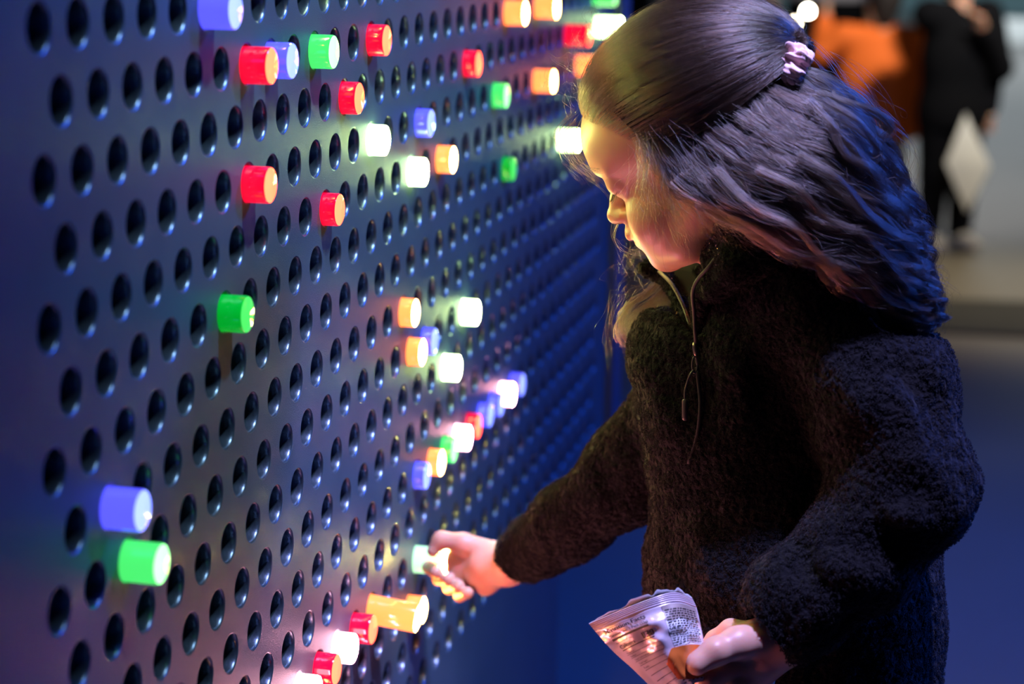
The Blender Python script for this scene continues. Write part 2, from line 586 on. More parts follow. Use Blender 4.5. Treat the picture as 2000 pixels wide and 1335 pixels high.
        for ax in range(3):
            o1, o2 = [(1, 2), (2, 0), (0, 1)][ax]
            sl0 = [slice(None)] * 3; sl1 = [slice(None)] * 3
            sl0[ax] = slice(0, -1); sl1[ax] = slice(1, None)
            a = ins[tuple(sl0)]; b = ins[tuple(sl1)]
            E = np.argwhere(a != b)
            ok = (E[:, o1] > 0) & (E[:, o2] > 0) & (E[:, o1] < c.shape[o1]) & (E[:, o2] < c.shape[o2])
            E = E[ok]
            fl = a[E[:, 0], E[:, 1], E[:, 2]]
            def cell(d1, d2):
                e = E.copy(); e[:, o1] -= d1; e[:, o2] -= d2
                return idx[e[:, 0], e[:, 1], e[:, 2]]
            q = np.stack([cell(1, 1), cell(0, 1), cell(0, 0), cell(1, 0)], 1)
            q[~fl] = q[~fl][:, ::-1]
            Q.append(q)
        Q = np.concatenate(Q)
        Q = Q[(Q >= 0).all(1)]
        return V, Q


def smooth_v(V, Q, it=2, f=0.5):
    for _ in range(it):
        S = np.zeros_like(V); N = np.zeros(len(V))
        for i in range(4):
            a, b = Q[:, i], Q[:, (i + 1) % 4]
            for x, y in ((a, b), (b, a)):
                for k in range(3): S[:, k] += np.bincount(x, V[y, k], len(V))
                N += np.bincount(x, minlength=len(V))
        V = V * (1 - f) + f * S / np.maximum(N, 1)[:, None]
    return V


def vnoise(Pt, scale, seed=0):
    """smooth value noise in [-1,1]"""
    rng = np.random.RandomState(seed); T = rng.rand(32, 32, 32).astype(np.float32) * 2 - 1
    q = Pt / scale; i = np.floor(q).astype(int); f = q - i; f = f * f * (3 - 2 * f)
    r = 0
    for a in (0, 1):
        for b in (0, 1):
            for c in (0, 1):
                w = (f[:, 0] if a else 1 - f[:, 0]) * (f[:, 1] if b else 1 - f[:, 1]) * (f[:, 2] if c else 1 - f[:, 2])
                r = r + w * T[(i[:, 0] + a) % 32, (i[:, 1] + b) % 32, (i[:, 2] + c) % 32]
    return r


def vnormals(V, Q):
    n = np.cross(V[Q[:, 2]] - V[Q[:, 0]], V[Q[:, 3]] - V[Q[:, 1]])
    N = np.zeros_like(V)
    for i in range(4):
        for k in range(3): N[:, k] += np.bincount(Q[:, i], n[:, k], len(V))
    return N / (np.linalg.norm(N, axis=1)[:, None] + 1e-12)


def skin_from(grids, name, mat, parent, cam_space=True, smooth=1, post=None):
    Vs, Qs, b = [], [], 0
    for g in grids:
        V, Q = g.mesh()
        V = smooth_v(V, Q, smooth)
        if post: V = post(V, Q)
        if cam_space:
            V = c2w(V); Q = Q[:, ::-1]      # the camera frame is left-handed
        Vs.append(V); Qs.append(Q + b); b += len(V)
    me = fast_mesh(name, np.concatenate(Vs), np.concatenate(Qs))
    return link_mesh(name, me, mat, parent)

# ------------------------------------------------------------------ the girl
def skin_mat(name, color, sss=0.006, rough=0.42):
    m = pbr(name, color, rough, sss=sss, noise=(35, 0.05), bump=(420, 0.10, 0.0006))
    return m


M_SKIN = skin_mat('skin', (0.62, 0.36, 0.25))
M_LIP = skin_mat('lip_skin', (0.60, 0.20, 0.17))
M_LASH = pbr('lash', (0.02, 0.013, 0.01), 0.5)
M_EYE = pbr('eyeball', (0.10, 0.06, 0.04), 0.05, coat=1.0)


def fleece_mat():
    m, nt, b = new_mat('navy_black_sherpa_fleece')
    b.inputs['Base Color'].default_value = (0.0028, 0.0028, 0.0038, 1)
    b.inputs['Roughness'].default_value = 0.85
    b.inputs['Sheen Weight'].default_value = 0.03
    b.inputs['Sheen Roughness'].default_value = 0.45
    b.inputs['Specular IOR Level'].default_value = 0.12
    tc = nt.nodes.new('ShaderNodeTexCoord')
    wn = nt.nodes.new('ShaderNodeTexNoise'); wn.inputs['Scale'].default_value = 160; wn.inputs['Detail'].default_value = 2
    nt.links.new(tc.outputs['Object'], wn.inputs['Vector'])
    ad = nt.nodes.new('ShaderNodeVectorMath'); ad.operation = 'MULTIPLY_ADD'
    ad.inputs[1].default_value = (0.007, 0.007, 0.007)
    nt.links.new(wn.outputs['Color'], ad.inputs[0]); nt.links.new(tc.outputs['Object'], ad.inputs[2])
    vo = nt.nodes.new('ShaderNodeTexVoronoi'); vo.feature = 'SMOOTH_F1'; vo.inputs['Scale'].default_value = 230
    nt.links.new(ad.outputs[0], vo.inputs['Vector'])
    iv = nt.nodes.new('ShaderNodeMath'); iv.operation = 'SUBTRACT'; iv.inputs[0].default_value = 1.0
    nt.links.new(vo.outputs['Distance'], iv.inputs[1])
    n3 = nt.nodes.new('ShaderNodeTexNoise'); n3.inputs['Scale'].default_value = 900; n3.inputs['Detail'].default_value = 2
    nt.links.new(tc.outputs['Object'], n3.inputs['Vector'])
    mm = nt.nodes.new('ShaderNodeMath'); mm.operation = 'MULTIPLY_ADD'; mm.inputs[1].default_value = 0.25
    nt.links.new(n3.outputs['Fac'], mm.inputs[0]); nt.links.new(iv.outputs[0], mm.inputs[2])
    bp = nt.nodes.new('ShaderNodeBump'); bp.inputs['Strength'].default_value = 1.0; bp.inputs['Distance'].default_value = 0.0035
    nt.links.new(mm.outputs[0], bp.inputs['Height'])
    nt.links.new(bp.outputs['Normal'], b.inputs['Normal'])
    return m


M_FLEECE = fleece_mat()
M_LINING = pbr('black_knit_lining', (0.010, 0.012, 0.011), 0.8, bump=(700, 0.3, 0.0008))
M_PIPING = pbr('brown_black_piping', (0.035, 0.028, 0.026), 0.55, bump=(1500, 0.3, 0.0004))
M_BRASS = pbr('zip_metal', (0.22, 0.18, 0.13), 0.4, 1.0)
M_RUBBER = pbr('grey_rubber_pull', (0.07, 0.055, 0.055), 0.4)

girl = empty('person', tuple(c2w(PX(1560, 1420, 1.72)) * np.array([1, 1, 0])))
tag(girl, 'young girl with wavy brown hair and black fleece jacket gripping a glowing peg', 'person')
GO = np.array(girl.location)


def to_girl(o):
    o.parent = girl
    o.matrix_parent_inverse = Matrix.Translation(-Vector(GO))
    return o


HC = PX(1364, 297, 1.62)
HS = 1.064
HF = np.array([-0.8508, -0.2835, 0.4425]); HL = np.array([-0.3796, -0.2507, -0.8905]); HU = np.array([-0.3634, 0.9256, -0.1057])
HAX = np.array([HF, HL, HU])


def H(f, l, u):
    return HC + HS * 0.001 * (f * HF + l * HL + u * HU)


def hm(v):      # head millimetres -> metres
    return np.array(v, float) * 0.001 * HS


g = Grid(HC - 0.13, HC + 0.135, 0.00125)
E = lambda c, r, k=0.006, op='add': g.ell(H(*c), hm(r), HAX, k, op)
C_ = lambda pts, rs, k=0.004, op='add': g.chain([H(*p) for p in pts], [r * 0.001 * HS for r in rs], k, op)
E((-12, 0, 36), (84, 68, 66))
E((25, 0, 29), (59, 57, 50), 0.012)
E((18, 0, -20), (48, 50, 56), 0.012)
for s_ in (1, -1):
    E((36, 26 * s_, -35), (26, 25.5, 26), 0.012)
    C_([(-10, 46 * s_, -28), (22, 34 * s_, -60), (47, 10 * s_, -65)], [14, 13, 12], 0.012)
for s_ in (1, -1):
    E((36, 19 * s_, -54), (23.5, 18, 18), 0.014)
E((53.5, 0, -66), (13, 16, 12.5), 0.012)
E((57, 0, -43), (18, 22, 17), 0.010)
E((67.5, 0, -37), (9, 9, 8), 0.008)
C_([(67, 0, 3), (74, 0, -13), (80.5, 0, -23.5)], [6.0, 6.2, 6.6], 0.007)
E((80.5, 0, -24), (8.0, 8.2, 7.2), 0.004)
for s_ in (1, -1):
    E((73, 7.8 * s_, -26.5), (7.5, 4.6, 4.8), 0.006)
    C_([(68, 7 * s_, 13), (66.5, 20 * s_, 16.5), (54, 36 * s_, 13)], [5, 5, 5], 0.012)
    g.bump(H(70, 21 * s_, 3), hm((13, 12, 8)), -0.0026, HAX)
    E((55, 27 * s_, 1), (13.5, 15, 12.5), 0.006)
C_([(74.5, 0, -40.5), (72.5, 8, -42), (64, 17, -46.5)], [4.2, 3.8, 2.2], 0.004)
C_([(74.5, 0, -40.5), (72.5, -8, -42), (64, -17, -46.5)], [4.2, 3.8, 2.2], 0.004)
C_([(66.5, 0, -51), (65, 8, -50.5), (60, 15, -48)], [4.6, 4.2, 2.2], 0.004)
C_([(66.5, 0, -51), (65, -8, -50.5), (60, -15, -48)], [4.6, 4.2, 2.2], 0.004)
g.groove(H(78, 0, -46), H(66, 20, -47.5), 0.0015, -0.0028)
g.groove(H(78, 0, -46), H(66, -20, -47.5), 0.0015, -0.0028)
g.bump(H(73, 0, -58), hm((5, 12, 3.5)), -0.0022, HAX)
for s_ in (1, -1):
    # lid fold above and the slit between the lids, looking down
    g.groove(H(67, 15 * s_, -4), H(66, 27 * s_, -7), 0.0013, -0.003)
    g.groove(H(66, 27 * s_, -7), H(56, 39 * s_, -5), 0.0013, -0.003)
    g.groove(H(67, 14 * s_, 8), H(62, 35 * s_, 8), 0.0016, -0.0014)
    g.bump(H(76, 5 * s_, -31.5), hm((3.2, 2.2, 2.2)), -0.003, HAX)
    # ear: plate, rim, lobe
    E((-14, 62 * s_, -16), (12, 5, 18), 0.006)
    C_([(-4, 62 * s_, -8), (-8, 65 * s_, -1), (-15, 67 * s_, 2), (-22, 68 * s_, -2), (-26, 67 * s_, -10), (-23, 66 * s_, -21), (-15, 64 * s_, -31), (-7, 61 * s_, -33)], [2.2, 2.2, 2.4, 2.4, 2.4, 2.6, 3.8, 3.2], 0.005)
    g.bump(H(-13, 67 * s_, -12), hm((6, 5, 8)), -0.003, HAX)
NECK0, NECK1 = H(-28, 0, -35), PX(1500, 610, 1.655)
g.rc(NECK0, NECK1, 0.047, 0.046, 0.014)

# right hand closed around the peg
gr = Grid(PX(800, 1205, 1.93) , PX(1030, 1010, 2.03) , 0.001)
gr = Grid(np.minimum(PX(795, 1210, 1.92), PX(795, 1210, 2.03)), np.maximum(PX(1040, 1005, 1.92), PX(1040, 1005, 2.03)), 0.001)
gr.chain([PX(1035, 1096, 1.935), PX(992, 1103, 1.945), PX(955, 1103, 1.957)], [0.016, 0.0195, 0.021], 0.008)
gr.ell(PX(922, 1098, 1.975), (0.026, 0.025, 0.016), k=0.010)
gr.ell(PX(948, 1128, 1.958), (0.016, 0.018, 0.012), k=0.008)
gr.chain([PX(962, 1078, 1.955), PX(905, 1061, 1.962), PX(862, 1054, 1.968), PX(846, 1075, 1.968)], [0.0115, 0.0100, 0.0082, 0.0062], 0.005)
gr.chain([PX(905, 1082, 2.0), PX(862, 1092, 2.008), PX(838, 1106, 2.0), PX(852, 1117, 1.972)], [0.0090, 0.0078, 0.0070, 0.0064], 0.0025)
gr.chain([PX(912, 1098, 2.0), PX(872, 1115, 2.004), PX(858, 1128, 1.992), PX(876, 1131, 1.964)], [0.0090, 0.0080, 0.0072, 0.0066], 0.0025)
gr.chain([PX(922, 1112, 1.995), PX(892, 1130, 1.996), PX(878, 1146, 1.985), PX(896, 1144, 1.956)], [0.0086, 0.0076, 0.0070, 0.0064], 0.0025)
gr.chain([PX(936, 1128, 1.985), PX(912, 1146, 1.984), PX(899, 1162, 1.972), PX(913, 1157, 1.948)], [0.0080, 0.0070, 0.0064, 0.0060], 0.0025)
gr.groove(PX(925, 1120, 1.955), PX(935, 1172, 1.955), 0.003, -0.004)

# left hand pinching the snack bag
gl = Grid(np.minimum(PX(1320, 1385, 1.500), PX(1320, 1385, 1.620)), np.maximum(PX(1585, 1175, 1.500), PX(1585, 1175, 1.620)), 0.001)
gl.chain([PX(1580, 1215, 1.550), PX(1530, 1245, 1.550), PX(1490, 1268, 1.552)], [0.023, 0.0215, 0.021], 0.008)
gl.ell(PX(1462, 1282, 1.552), (0.030, 0.026, 0.016), np.array([[0.88, 0.47, 0], [-0.47, 0.88, 0], [0, 0, 1]]), k=0.010)
gl.chain([PX(1485, 1245, 1.540), PX(1440, 1255, 1.532), PX(1398, 1272, 1.525), PX(1361, 1295, 1.522)], [0.0130, 0.0122, 0.0106, 0.0092], 0.005)
gl.bump(PX(1398, 1262, 1.516), 0.006, 0.0012)
gl.chain([PX(1465, 1238, 1.558), PX(1428, 1232, 1.570), PX(1398, 1250, 1.578), PX(1372, 1282, 1.575)], [0.0105, 0.0095, 0.0082, 0.0075], 0.003)
gl.chain([PX(1460, 1298, 1.548), PX(1415, 1310, 1.540), PX(1383, 1326, 1.538), PX(1372, 1348, 1.548)], [0.0105, 0.0096, 0.0088, 0.0080], 0.0025)
gl.chain([PX(1470, 1318, 1.552), PX(1430, 1338, 1.542), PX(1402, 1356, 1.542), PX(1398, 1372, 1.554)], [0.0100, 0.0094, 0.0086, 0.0078], 0.0025)
gl.chain([PX(1490, 1330, 1.556), PX(1462, 1356, 1.548), PX(1440, 1372, 1.550), PX(1438, 1380, 1.560)], [0.0092, 0.0086, 0.0078, 0.0070], 0.0025)
gl.groove(PX(1440, 1288, 1.518), PX(1375, 1312, 1.518), 0.0022, -0.002)

# trunk and arms inside the jacket (coarse), same body mesh
gt = Grid((-0.02 - 0.05, -0.42, 1.40), (0.40, 0.10, 2.05), 0.006)
SHL, SHR = PX(1610, 620, 1.62), PX(1365, 790, 1.760)
gt.rc(NECK1 + (0, 0.02, 0), PX(1490, 720, 1.69), 0.042, 0.07, 0.03)
gt.chain([PX(1490, 740, 1.69), PX(1540, 1000, 1.71), PX(1560, 1400, 1.73)], [0.080, 0.085, 0.090], 0.03)
gt.chain([SHL, PX(1755, 945, 1.58), PX(1600, 1190, 1.550)], [0.035, 0.030, 0.020], 0.02)
gt.chain([SHR, PX(1225, 932, 1.818), PX(1055, 1085, 1.925)], [0.026, 0.023, 0.016], 0.01)
body = skin_from([g, gr, gl, gt], 'body', M_SKIN, girl)
to_girl(body)
me = body.data
me.materials.append(M_LIP)
nv = len(me.vertices)
co = np.empty(nv * 3, np.float32); me.vertices.foreach_get('co', co); co = co.reshape(-1, 3)
hc = (w2c(co) - HC) @ HAX.T / HS * 1000
lipv = (hc[:, 0] > 62) & (np.abs(hc[:, 1]) < 16.5) & (hc[:, 2] < -39.0 - 0.10 * np.abs(hc[:, 1])) & (hc[:, 2] > -54.5 + 0.25 * np.abs(hc[:, 1]))
ls = np.empty(len(me.loops), np.int32); me.loops.foreach_get('vertex_index', ls)
fl = lipv[ls.reshape(-1, 4)].all(1)
me.polygons.foreach_set('material_index', fl.astype(np.int32))

# eyes and lashes
for s_ in (1, -1):
    V_, F_ = [], []
    bm = bmesh.new(); bmesh.ops.create_uvsphere(bm, u_segments=20, v_segments=12, radius=0.0121 * HS)
    em = bpy.data.meshes.new('eye'); bm.to_mesh(em); bm.free()
    eo = link_mesh('eye', em, M_EYE, None, tuple(c2w(H(54.6, 27 * s_, -0.8)))); to_girl(eo)


def tube_mesh(name, paths, radii, mat, parent=None, seg=6):
    V, Q = [], []
    for pts, rr in zip(paths, radii):
        pts = np.asarray(pts, float); n = len(pts)
        rr = np.full(n, rr) if np.isscalar(rr) else np.asarray(rr)
        T = np.gradient(pts, axis=0); T /= np.linalg.norm(T, axis=1)[:, None] + 1e-12
        ref = np.array([0, 0, 1.0]) if abs(T[0][2]) < 0.9 else np.array([1.0, 0, 0])
        b = len(V)
        N = np.cross(T[0], ref); N /= np.linalg.norm(N)
        for i in range(n):
            N = N - T[i] * (N @ T[i]); N /= np.linalg.norm(N) + 1e-12
            B = np.cross(T[i], N)
            for j in range(seg):
                a = 2 * math.pi * j / seg
                V.append(pts[i] + rr[i] * (math.cos(a) * N + math.sin(a) * B))
        for i in range(n - 1):
            for j in range(seg):
                j2 = (j + 1) % seg
                Q.append((b + i * seg + j, b + i * seg + j2, b + (i + 1) * seg + j2, b + (i + 1) * seg + j))
        Q.append(tuple(b + j for j in range(seg))[::-1]); Q.append(tuple(b + (n - 1) * seg + j for j in range(seg)))
    return mesh_obj(name, V, Q, mat, parent)


def spline(P_, n):
    """Catmull-Rom resample of a polyline"""
    P_ = np.asarray(P_, float)
    A = np.vstack([2 * P_[0] - P_[1], P_, 2 * P_[-1] - P_[-2]])
    t = np.linspace(0, len(P_) - 1 - 1e-6, n); i = t.astype(int); f = (t - i)[:, None]
    p0, p1, p2, p3 = A[i], A[i + 1], A[i + 2], A[i + 3]
    return 0.5 * ((2 * p1) + (-p0 + p2) * f + (2 * p0 - 5 * p1 + 4 * p2 - p3) * f * f + (-p0 + 3 * p1 - 3 * p2 + p3) * f ** 3)


rl = random.Random(3)
for s_ in (1, -1):
    paths, rad = [], []
    for i in range(26):
        t = i / 25
        l0 = 17 + 22 * t; f0 = 68.5 - 10.5 * t ** 2
        ln = 5.5 + rl.uniform(-1, 1)
        p0 = H(f0, l0 * s_, -5.5 + 1.5 * t ** 3)
        p1 = H(f0 + ln * 0.55, (l0 + 1.5 * t) * s_, -9.5 - rl.uniform(0, 1)); p2 = H(f0 + ln * 0.95, (l0 + 3 * t) * s_, -11 + rl.uniform(-1, 1))
        paths.append([c2w(p) for p in spline([p0, p1, p2], 5)]); rad.append(np.linspace(0.00012, 0.00003, 5))
    to_girl(tube_mesh('eyelashes', paths, rad, M_LASH, seg=4))

# ------------------------------------------------------------------ fleece jacket
gj = Grid((-0.10, -0.47, 1.36), (0.46, 0.11, 2.06), 0.0034)
# trunk
gj.ell(PX(1500, 800, 1.70), (0.108, 0.130, 0.115), k=0.03)
gj.ell(PX(1545, 1080, 1.71), (0.124, 0.170, 0.120), k=0.03)
gj.chain([PX(1555, 1180, 1.715), PX(1565, 1420, 1.73)], [0.120, 0.122], 0.03)
gj.chain([PX(1475, 610, 1.655), PX(1420, 700, 1.70)], [0.062, 0.080], 0.03)
# shoulders and yoke
gj.rc(PX(1560, 590, 1.615), PX(1400, 725, 1.745), 0.058, 0.048, 0.03)
# near arm: upper arm, elbow, forearm, cuff
gj.chain([PX(1590, 592, 1.590), PX(1715, 765, 1.575), PX(1768, 940, 1.555)], [0.048, 0.056, 0.052], 0.022)
gj.chain([PX(1768, 945, 1.565), PX(1665, 1085, 1.555), PX(1560, 1175, 1.550), PX(1524, 1216, 1.548)], [0.052, 0.0445, 0.038, 0.0312], 0.016)
gj.ell(PX(1548, 1170, 1.548), (0.033, 0.027, 0.029), k=0.012)
# far arm reaching to the board
gj.chain([PX(1348, 800, 1.760), PX(1222, 930, 1.815), PX(1110, 1020, 1.870), PX(1022, 1088, 1.925)], [0.047, 0.0415, 0.0345, 0.0275], 0.018)
gj.ell(PX(1050, 1065, 1.91), (0.030, 0.029, 0.028), k=0.012)
# soft folds
fold = [((1480, 880, 1.47), (1880, 900, 1.50), 0.014, 0.005), ((1600, 930, 1.46), (1820, 985, 1.49), 0.014, -0.010),
        ((1640, 975, 1.49), (1840, 1030, 1.50), 0.011, 0.006), ((1590, 1040, 1.505), (1790, 1085, 1.50), 0.011, -0.006),
        ((1540, 1075, 1.51), (1720, 1130, 1.505), 0.010, 0.004), ((1520, 1010, 1.54), (1580, 1130, 1.51), 0.012, -0.006),
        ((1750, 690, 1.52), (1850, 840, 1.52), 0.013, -0.006), ((1620, 700, 1.52), (1700, 860, 1.50), 0.016, 0.005),
        ((1545, 760, 1.56), (1590, 960, 1.54), 0.018, -0.012), ((1700, 1160, 1.53), (1600, 1240, 1.53), 0.010, -0.004),
        ((1160, 900, 1.78), (1215, 1010, 1.77), 0.012, -0.006), ((1100, 960, 1.83), (1150, 1060, 1.83), 0.010, 0.004),
        ((1230, 840, 1.72), (1290, 960, 1.71), 0.014, -0.007), ((1290, 700, 1.66), (1330, 900, 1.62), 0.014, 0.004),
        ((1420, 640, 1.60), (1450, 820, 1.58), 0.018, 0.006), ((1300, 1000, 1.62), (1420, 1180, 1.59), 0.018, 0.005)]
for a, b, sg, h in fold:
    gj.groove(PX(*a), PX(*b), sg, h * 1.6)
# openings: neck and cuffs
gj.rc(PX(1400, 380, 1.65), PX(1440, 590, 1.665), 0.050, 0.040, 0.006, 'cut')
gj.ell(PX(1285, 548, 1.70), (0.030, 0.026, 0.13), k=0.006, op='cut')
for px_, py_, r_ in ((1340, 560, 0.022), (1345, 590, 0.017), (1350, 618, 0.011), (1354, 642, 0.006)):
    gj.ell(PX(px_, py_, 1.66), (r_, r_, 0.10), k=0.003, op='cut')
gj.rc(PX(1500, 1232, 1.548), PX(1470, 1262, 1.548), 0.0265, 0.030, 0.003, 'cut')
gj.rc(PX(1000, 1108, 1.94), PX(960, 1145, 1.96), 0.0225, 0.03, 0.003, 'cut')


def fleece_post(V, Q):
    N = vnormals(V, Q)
    d = 0.0042 * vnoise(V, 0.05, 1) + 0.0022 * vnoise(V, 0.022, 2)
    return V + N * d[:, None] 


jacket = skin_from([gj], 'jacket', M_FLEECE, girl, smooth=2, post=fleece_post)
to_girl(jacket)
sub = jacket.modifiers.new('subdivide', 'SUBSURF'); sub.levels = 1; sub.render_levels = 1
tx = bpy.data.textures.new('sherpa', 'CLOUDS'); tx.noise_scale = 0.0075; tx.noise_depth = 1; tx.noise_basis = 'VORONOI_F1'
dm = jacket.modifiers.new('pile', 'DISPLACE'); dm.texture = tx; dm.strength = -0.0030; dm.mid_level = 0.5; dm.texture_coords = 'LOCAL'


def surf(px, py, grid, d0=1.40, d1=1.98):
    """depth where the view ray first meets the grid's surface (for laying trim on cloth)"""
    ds = np.arange(d0, d1, 0.001)
    P_ = np.stack([(px - 1000) / F_PX * ds, -(py - 667.5) / F_PX * ds, ds], 1)
    I_ = np.round((P_ - grid.lo) / grid.res).astype(int)
    ok = ((I_ >= 0) & (I_ < grid.n)).all(1)
    v = np.full(len(ds), 1.0); J = I_[ok]; v[ok] = grid.D[J[:, 0], J[:, 1], J[:, 2]]
    k = np.nonzero(v < 0)[0]
    return ds[k[0]] if len(k) else None


def on(px, py, grid, lift=0.002, dflt=1.65):
    d = surf(px, py, grid)
    return PX(px, py, (d if d else dflt) - lift)


def ribbon(name, left, right, mat, parent, thick=0.002, n=24, cam_space=True, jit=0.0, m=6):
    """a cloth panel between two edge curves, with thickness"""
    L_, R_ = spline(left, n), spline(right, n)
    V = []
    for layer in (0, 1):
        for j in range(m + 1):
            t = j / m
            row = L_ * (1 - t) + R_ * t
            V.append(row + np.array([0, 0, layer * thick]))
    V = np.array(V).reshape(-1, 3); V = c2w(V) if cam_space else V
    Q = []
    M1 = m + 1
    idx = lambda l, j, i: (l * M1 + j) * n + i
    for j in range(m):
        for i in range(n - 1):
            Q.append((idx(0, j, i), idx(0, j + 1, i), idx(0, j + 1, i + 1), idx(0, j, i + 1)))
            Q.append((idx(1, j, i), idx(1, j, i + 1), idx(1, j + 1, i + 1), idx(1, j + 1, i)))
    for j in range(m):
        for i in (0, n - 1):
            Q.append((idx(0, j, i), idx(1, j, i), idx(1, j + 1, i), idx(0, j + 1, i)))
    for i in range(n - 1):
        for j in (0, m):
            Q.append((idx(0, j, i), idx(0, j, i + 1), idx(1, j, i + 1), idx(1, j, i)))
    return mesh_obj(name, V, Q, mat, parent)


# collar: near flap standing up with a turned-out corner, far side seen beyond the chin
gc = Grid((0.09, -0.05, 1.50), (0.30, 0.14, 1.82), 0.0018)
near = [PX(1366, 640, 1.628), PX(1372, 575, 1.612), PX(1398, 515, 1.592), PX(1432, 478, 1.575), PX(1480, 470, 1.570), PX(1545, 480, 1.60)]
nr = [0.007, 0.0085, 0.0095, 0.0100, 0.011, 0.012]
gc.chain(near, nr, 0.006)
gc.chain([PX(1400, 560, 1.590), PX(1440, 520, 1.570), PX(1500, 510, 1.565)], [0.012, 0.013, 0.014], 0.012)
gc.chain([PX(1388, 500, 1.590), PX(1420, 448, 1.580), PX(1450, 425, 1.580)], [0.0075, 0.009, 0.010], 0.006)
far = [PX(1347, 640, 1.655), PX(1330, 590, 1.690), PX(1305, 548, 1.715), PX(1280, 526, 1.725), PX(1262, 524, 1.722)]
gc.chain(far, [0.004, 0.0055, 0.0065, 0.0070, 0.0075], 0.005)
gc.chain([PX(1285, 530, 1.73), PX(1330, 520, 1.765), PX(1400, 500, 1.775), PX(1480, 480, 1.76)], [0.008, 0.010, 0.011, 0.012], 0.005)
collar = skin_from([gc], 'collar', M_FLEECE, girl, smooth=1)
to_girl(collar)
dm2 = collar.modifiers.new('pile', 'DISPLACE'); dm2.texture = tx; dm2.strength = -0.0022; dm2.texture_coords = 'LOCAL'
lin = ribbon('collar_lining', [PX(1268, 530, 1.735), PX(1300, 560, 1.722), PX(1330, 610, 1.695), PX(1356, 672, 1.650)],
             [PX(1440, 470, 1.70), PX(1430, 560, 1.69), PX(1395, 620, 1.675), PX(1358, 674, 1.652)], M_LINING, girl, 0.003)
to_girl(lin)

# zip: toothed far edge, piped near edge, slider, cord and pull
za = spline([PX(1287, 529, 1.708), PX(1313, 556, 1.692), PX(1334, 596, 1.668), PX(1348, 636, 1.640), PX(1357, 664, 1.622)], 60)
paths = [[c2w(p) for p in za]]
tape = tube_mesh('zip_tape', paths, [0.0016], M_PIPING, seg=8); to_girl(tape)
tv, tf = [], []
T_ = np.gradient(za, axis=0); T_ /= np.linalg.norm(T_, axis=1)[:, None]
zz = spline(za, 74)
Tz = np.gradient(zz, axis=0); Tz /= np.linalg.norm(Tz, axis=1)[:, None]
for i, (p, t) in enumerate(zip(zz, Tz)):
    n_ = np.cross(t, [0, 0, 1.0]); n_ /= np.linalg.norm(n_); b_ = np.cross(t, n_)
    q = p - np.array([0, 0, 0.0022])
    b0 = len(tv)
    for sx in (-1, 1):
        for sy in (-1, 1):
            for sz in (-1, 1):
                tv.append(c2w(q + t * 0.0005 * sx + n_ * 0.0009 * sy + b_ * 0.0006 * sz))
    for f_ in ((0, 1, 3, 2), (4, 6, 7, 5), (0, 4, 5, 1), (2, 3, 7, 6), (0, 2, 6, 4), (1, 5, 7, 3)):
        tf.append(tuple(b0 + x for x in f_))
teeth = mesh_obj('zip_teeth', tv, tf, M_BRASS, None, smooth=False); to_girl(teeth); tag(teeth, kind='stuff')
zb = spline([PX(1402, 497, 1.574), PX(1385, 520, 1.576), PX(1362, 547, 1.588), PX(1353, 574, 1.596), PX(1356, 612, 1.604), PX(1358, 650, 1.608), PX(1360, 676, 1.612)], 50)
pip = tube_mesh('collar_piping', [[c2w(p) for p in zb]], [0.0016], M_PIPING, seg=8); to_girl(pip)
seam = spline([on(1360, 684, gj, 0.003), on(1364, 740, gj, 0.003), on(1368, 790, gj, 0.003), on(1362, 850, gj, 0.003), on(1345, 905, gj, 0.003)], 40)
pl = tube_mesh('placket_seam', [[c2w(p + np.array([0, 0, 0.0012])) for p in seam]], [0.0016], M_LINING, seg=8); to_girl(pl)
s0 = on(1358, 682, gj, 0.006)
DZ = s0[2]
sl_ = tube_mesh('zip_slider', [[c2w(PX(1356, 668, DZ)), c2w(PX(1357, 676, DZ)), c2w(PX(1360, 690, DZ)), c2w(PX(1361, 697, DZ))]], [np.array([0.0012, 0.0022, 0.0024, 0.0012])], M_BRASS, seg=10)
to_girl(sl_)
lp = [PX(1357 + 5 * math.cos(a), 712 + 16 * math.sin(a), DZ - 0.002) for a in np.linspace(0, 2 * math.pi, 25)]
ring = tube_mesh('zip_ring', [[c2w(p) for p in lp]], [0.0008], M_RUBBER, seg=8); to_girl(ring)
cd = spline([PX(1355, 722, DZ - 0.003), PX(1348, 732, DZ - 0.004), PX(1342, 748, DZ - 0.003), PX(1338, 765, DZ - 0.003), PX(1338, 780, DZ - 0.003)], 16)
cord = tube_mesh('zip_cord', [[c2w(p) for p in cd]], [0.0010], M_RUBBER, seg=8); to_girl(cord)
tab = tube_mesh('zip_pull', [[c2w(PX(1338, y_, DZ - 0.003)) for y_ in (778, 780, 783, 815, 819, 821)]], [np.array([0.001, 0.0021, 0.0025, 0.0025, 0.0021, 0.001])], M_RUBBER, seg=10)
to_girl(tab)

# trousers and shoes (below the frame, she stands on the floor)
M_PANTS = pbr('dark_trousers', (0.02, 0.02, 0.03), 0.8)
M_SHOE = pbr('grey_shoe', (0.2, 0.2, 0.22), 0.6)
hip = np.array(c2w(PX(1560, 1430, 1.73)))
gp = Grid((hip[0] - 0.22, hip[1] - 0.22, 0.02), (hip[0] + 0.22, hip[1] + 0.22, hip[2] + 0.12), 0.007)
gp.ell(hip + (0, 0, 0.0), (0.10, 0.105, 0.10), k=0.03)
ft = []
for s_ in (1, -1):
    k0 = hip + np.array([0.01, 0.055 * s_, -0.03]); k1 = np.array([hip[0] - 0.02, hip[1] + 0.07 * s_, hip[2] * 0.5]); k2 = np.array([hip[0] + 0.02, hip[1] + 0.075 * s_, 0.065])
    gp.chain([k0, k1, k2], [0.068, 0.050, 0.042], 0.02); ft.append(k2)
pants = skin_from([gp], 'trousers', M_PANTS, girl, cam_space=False); to_girl(pants)
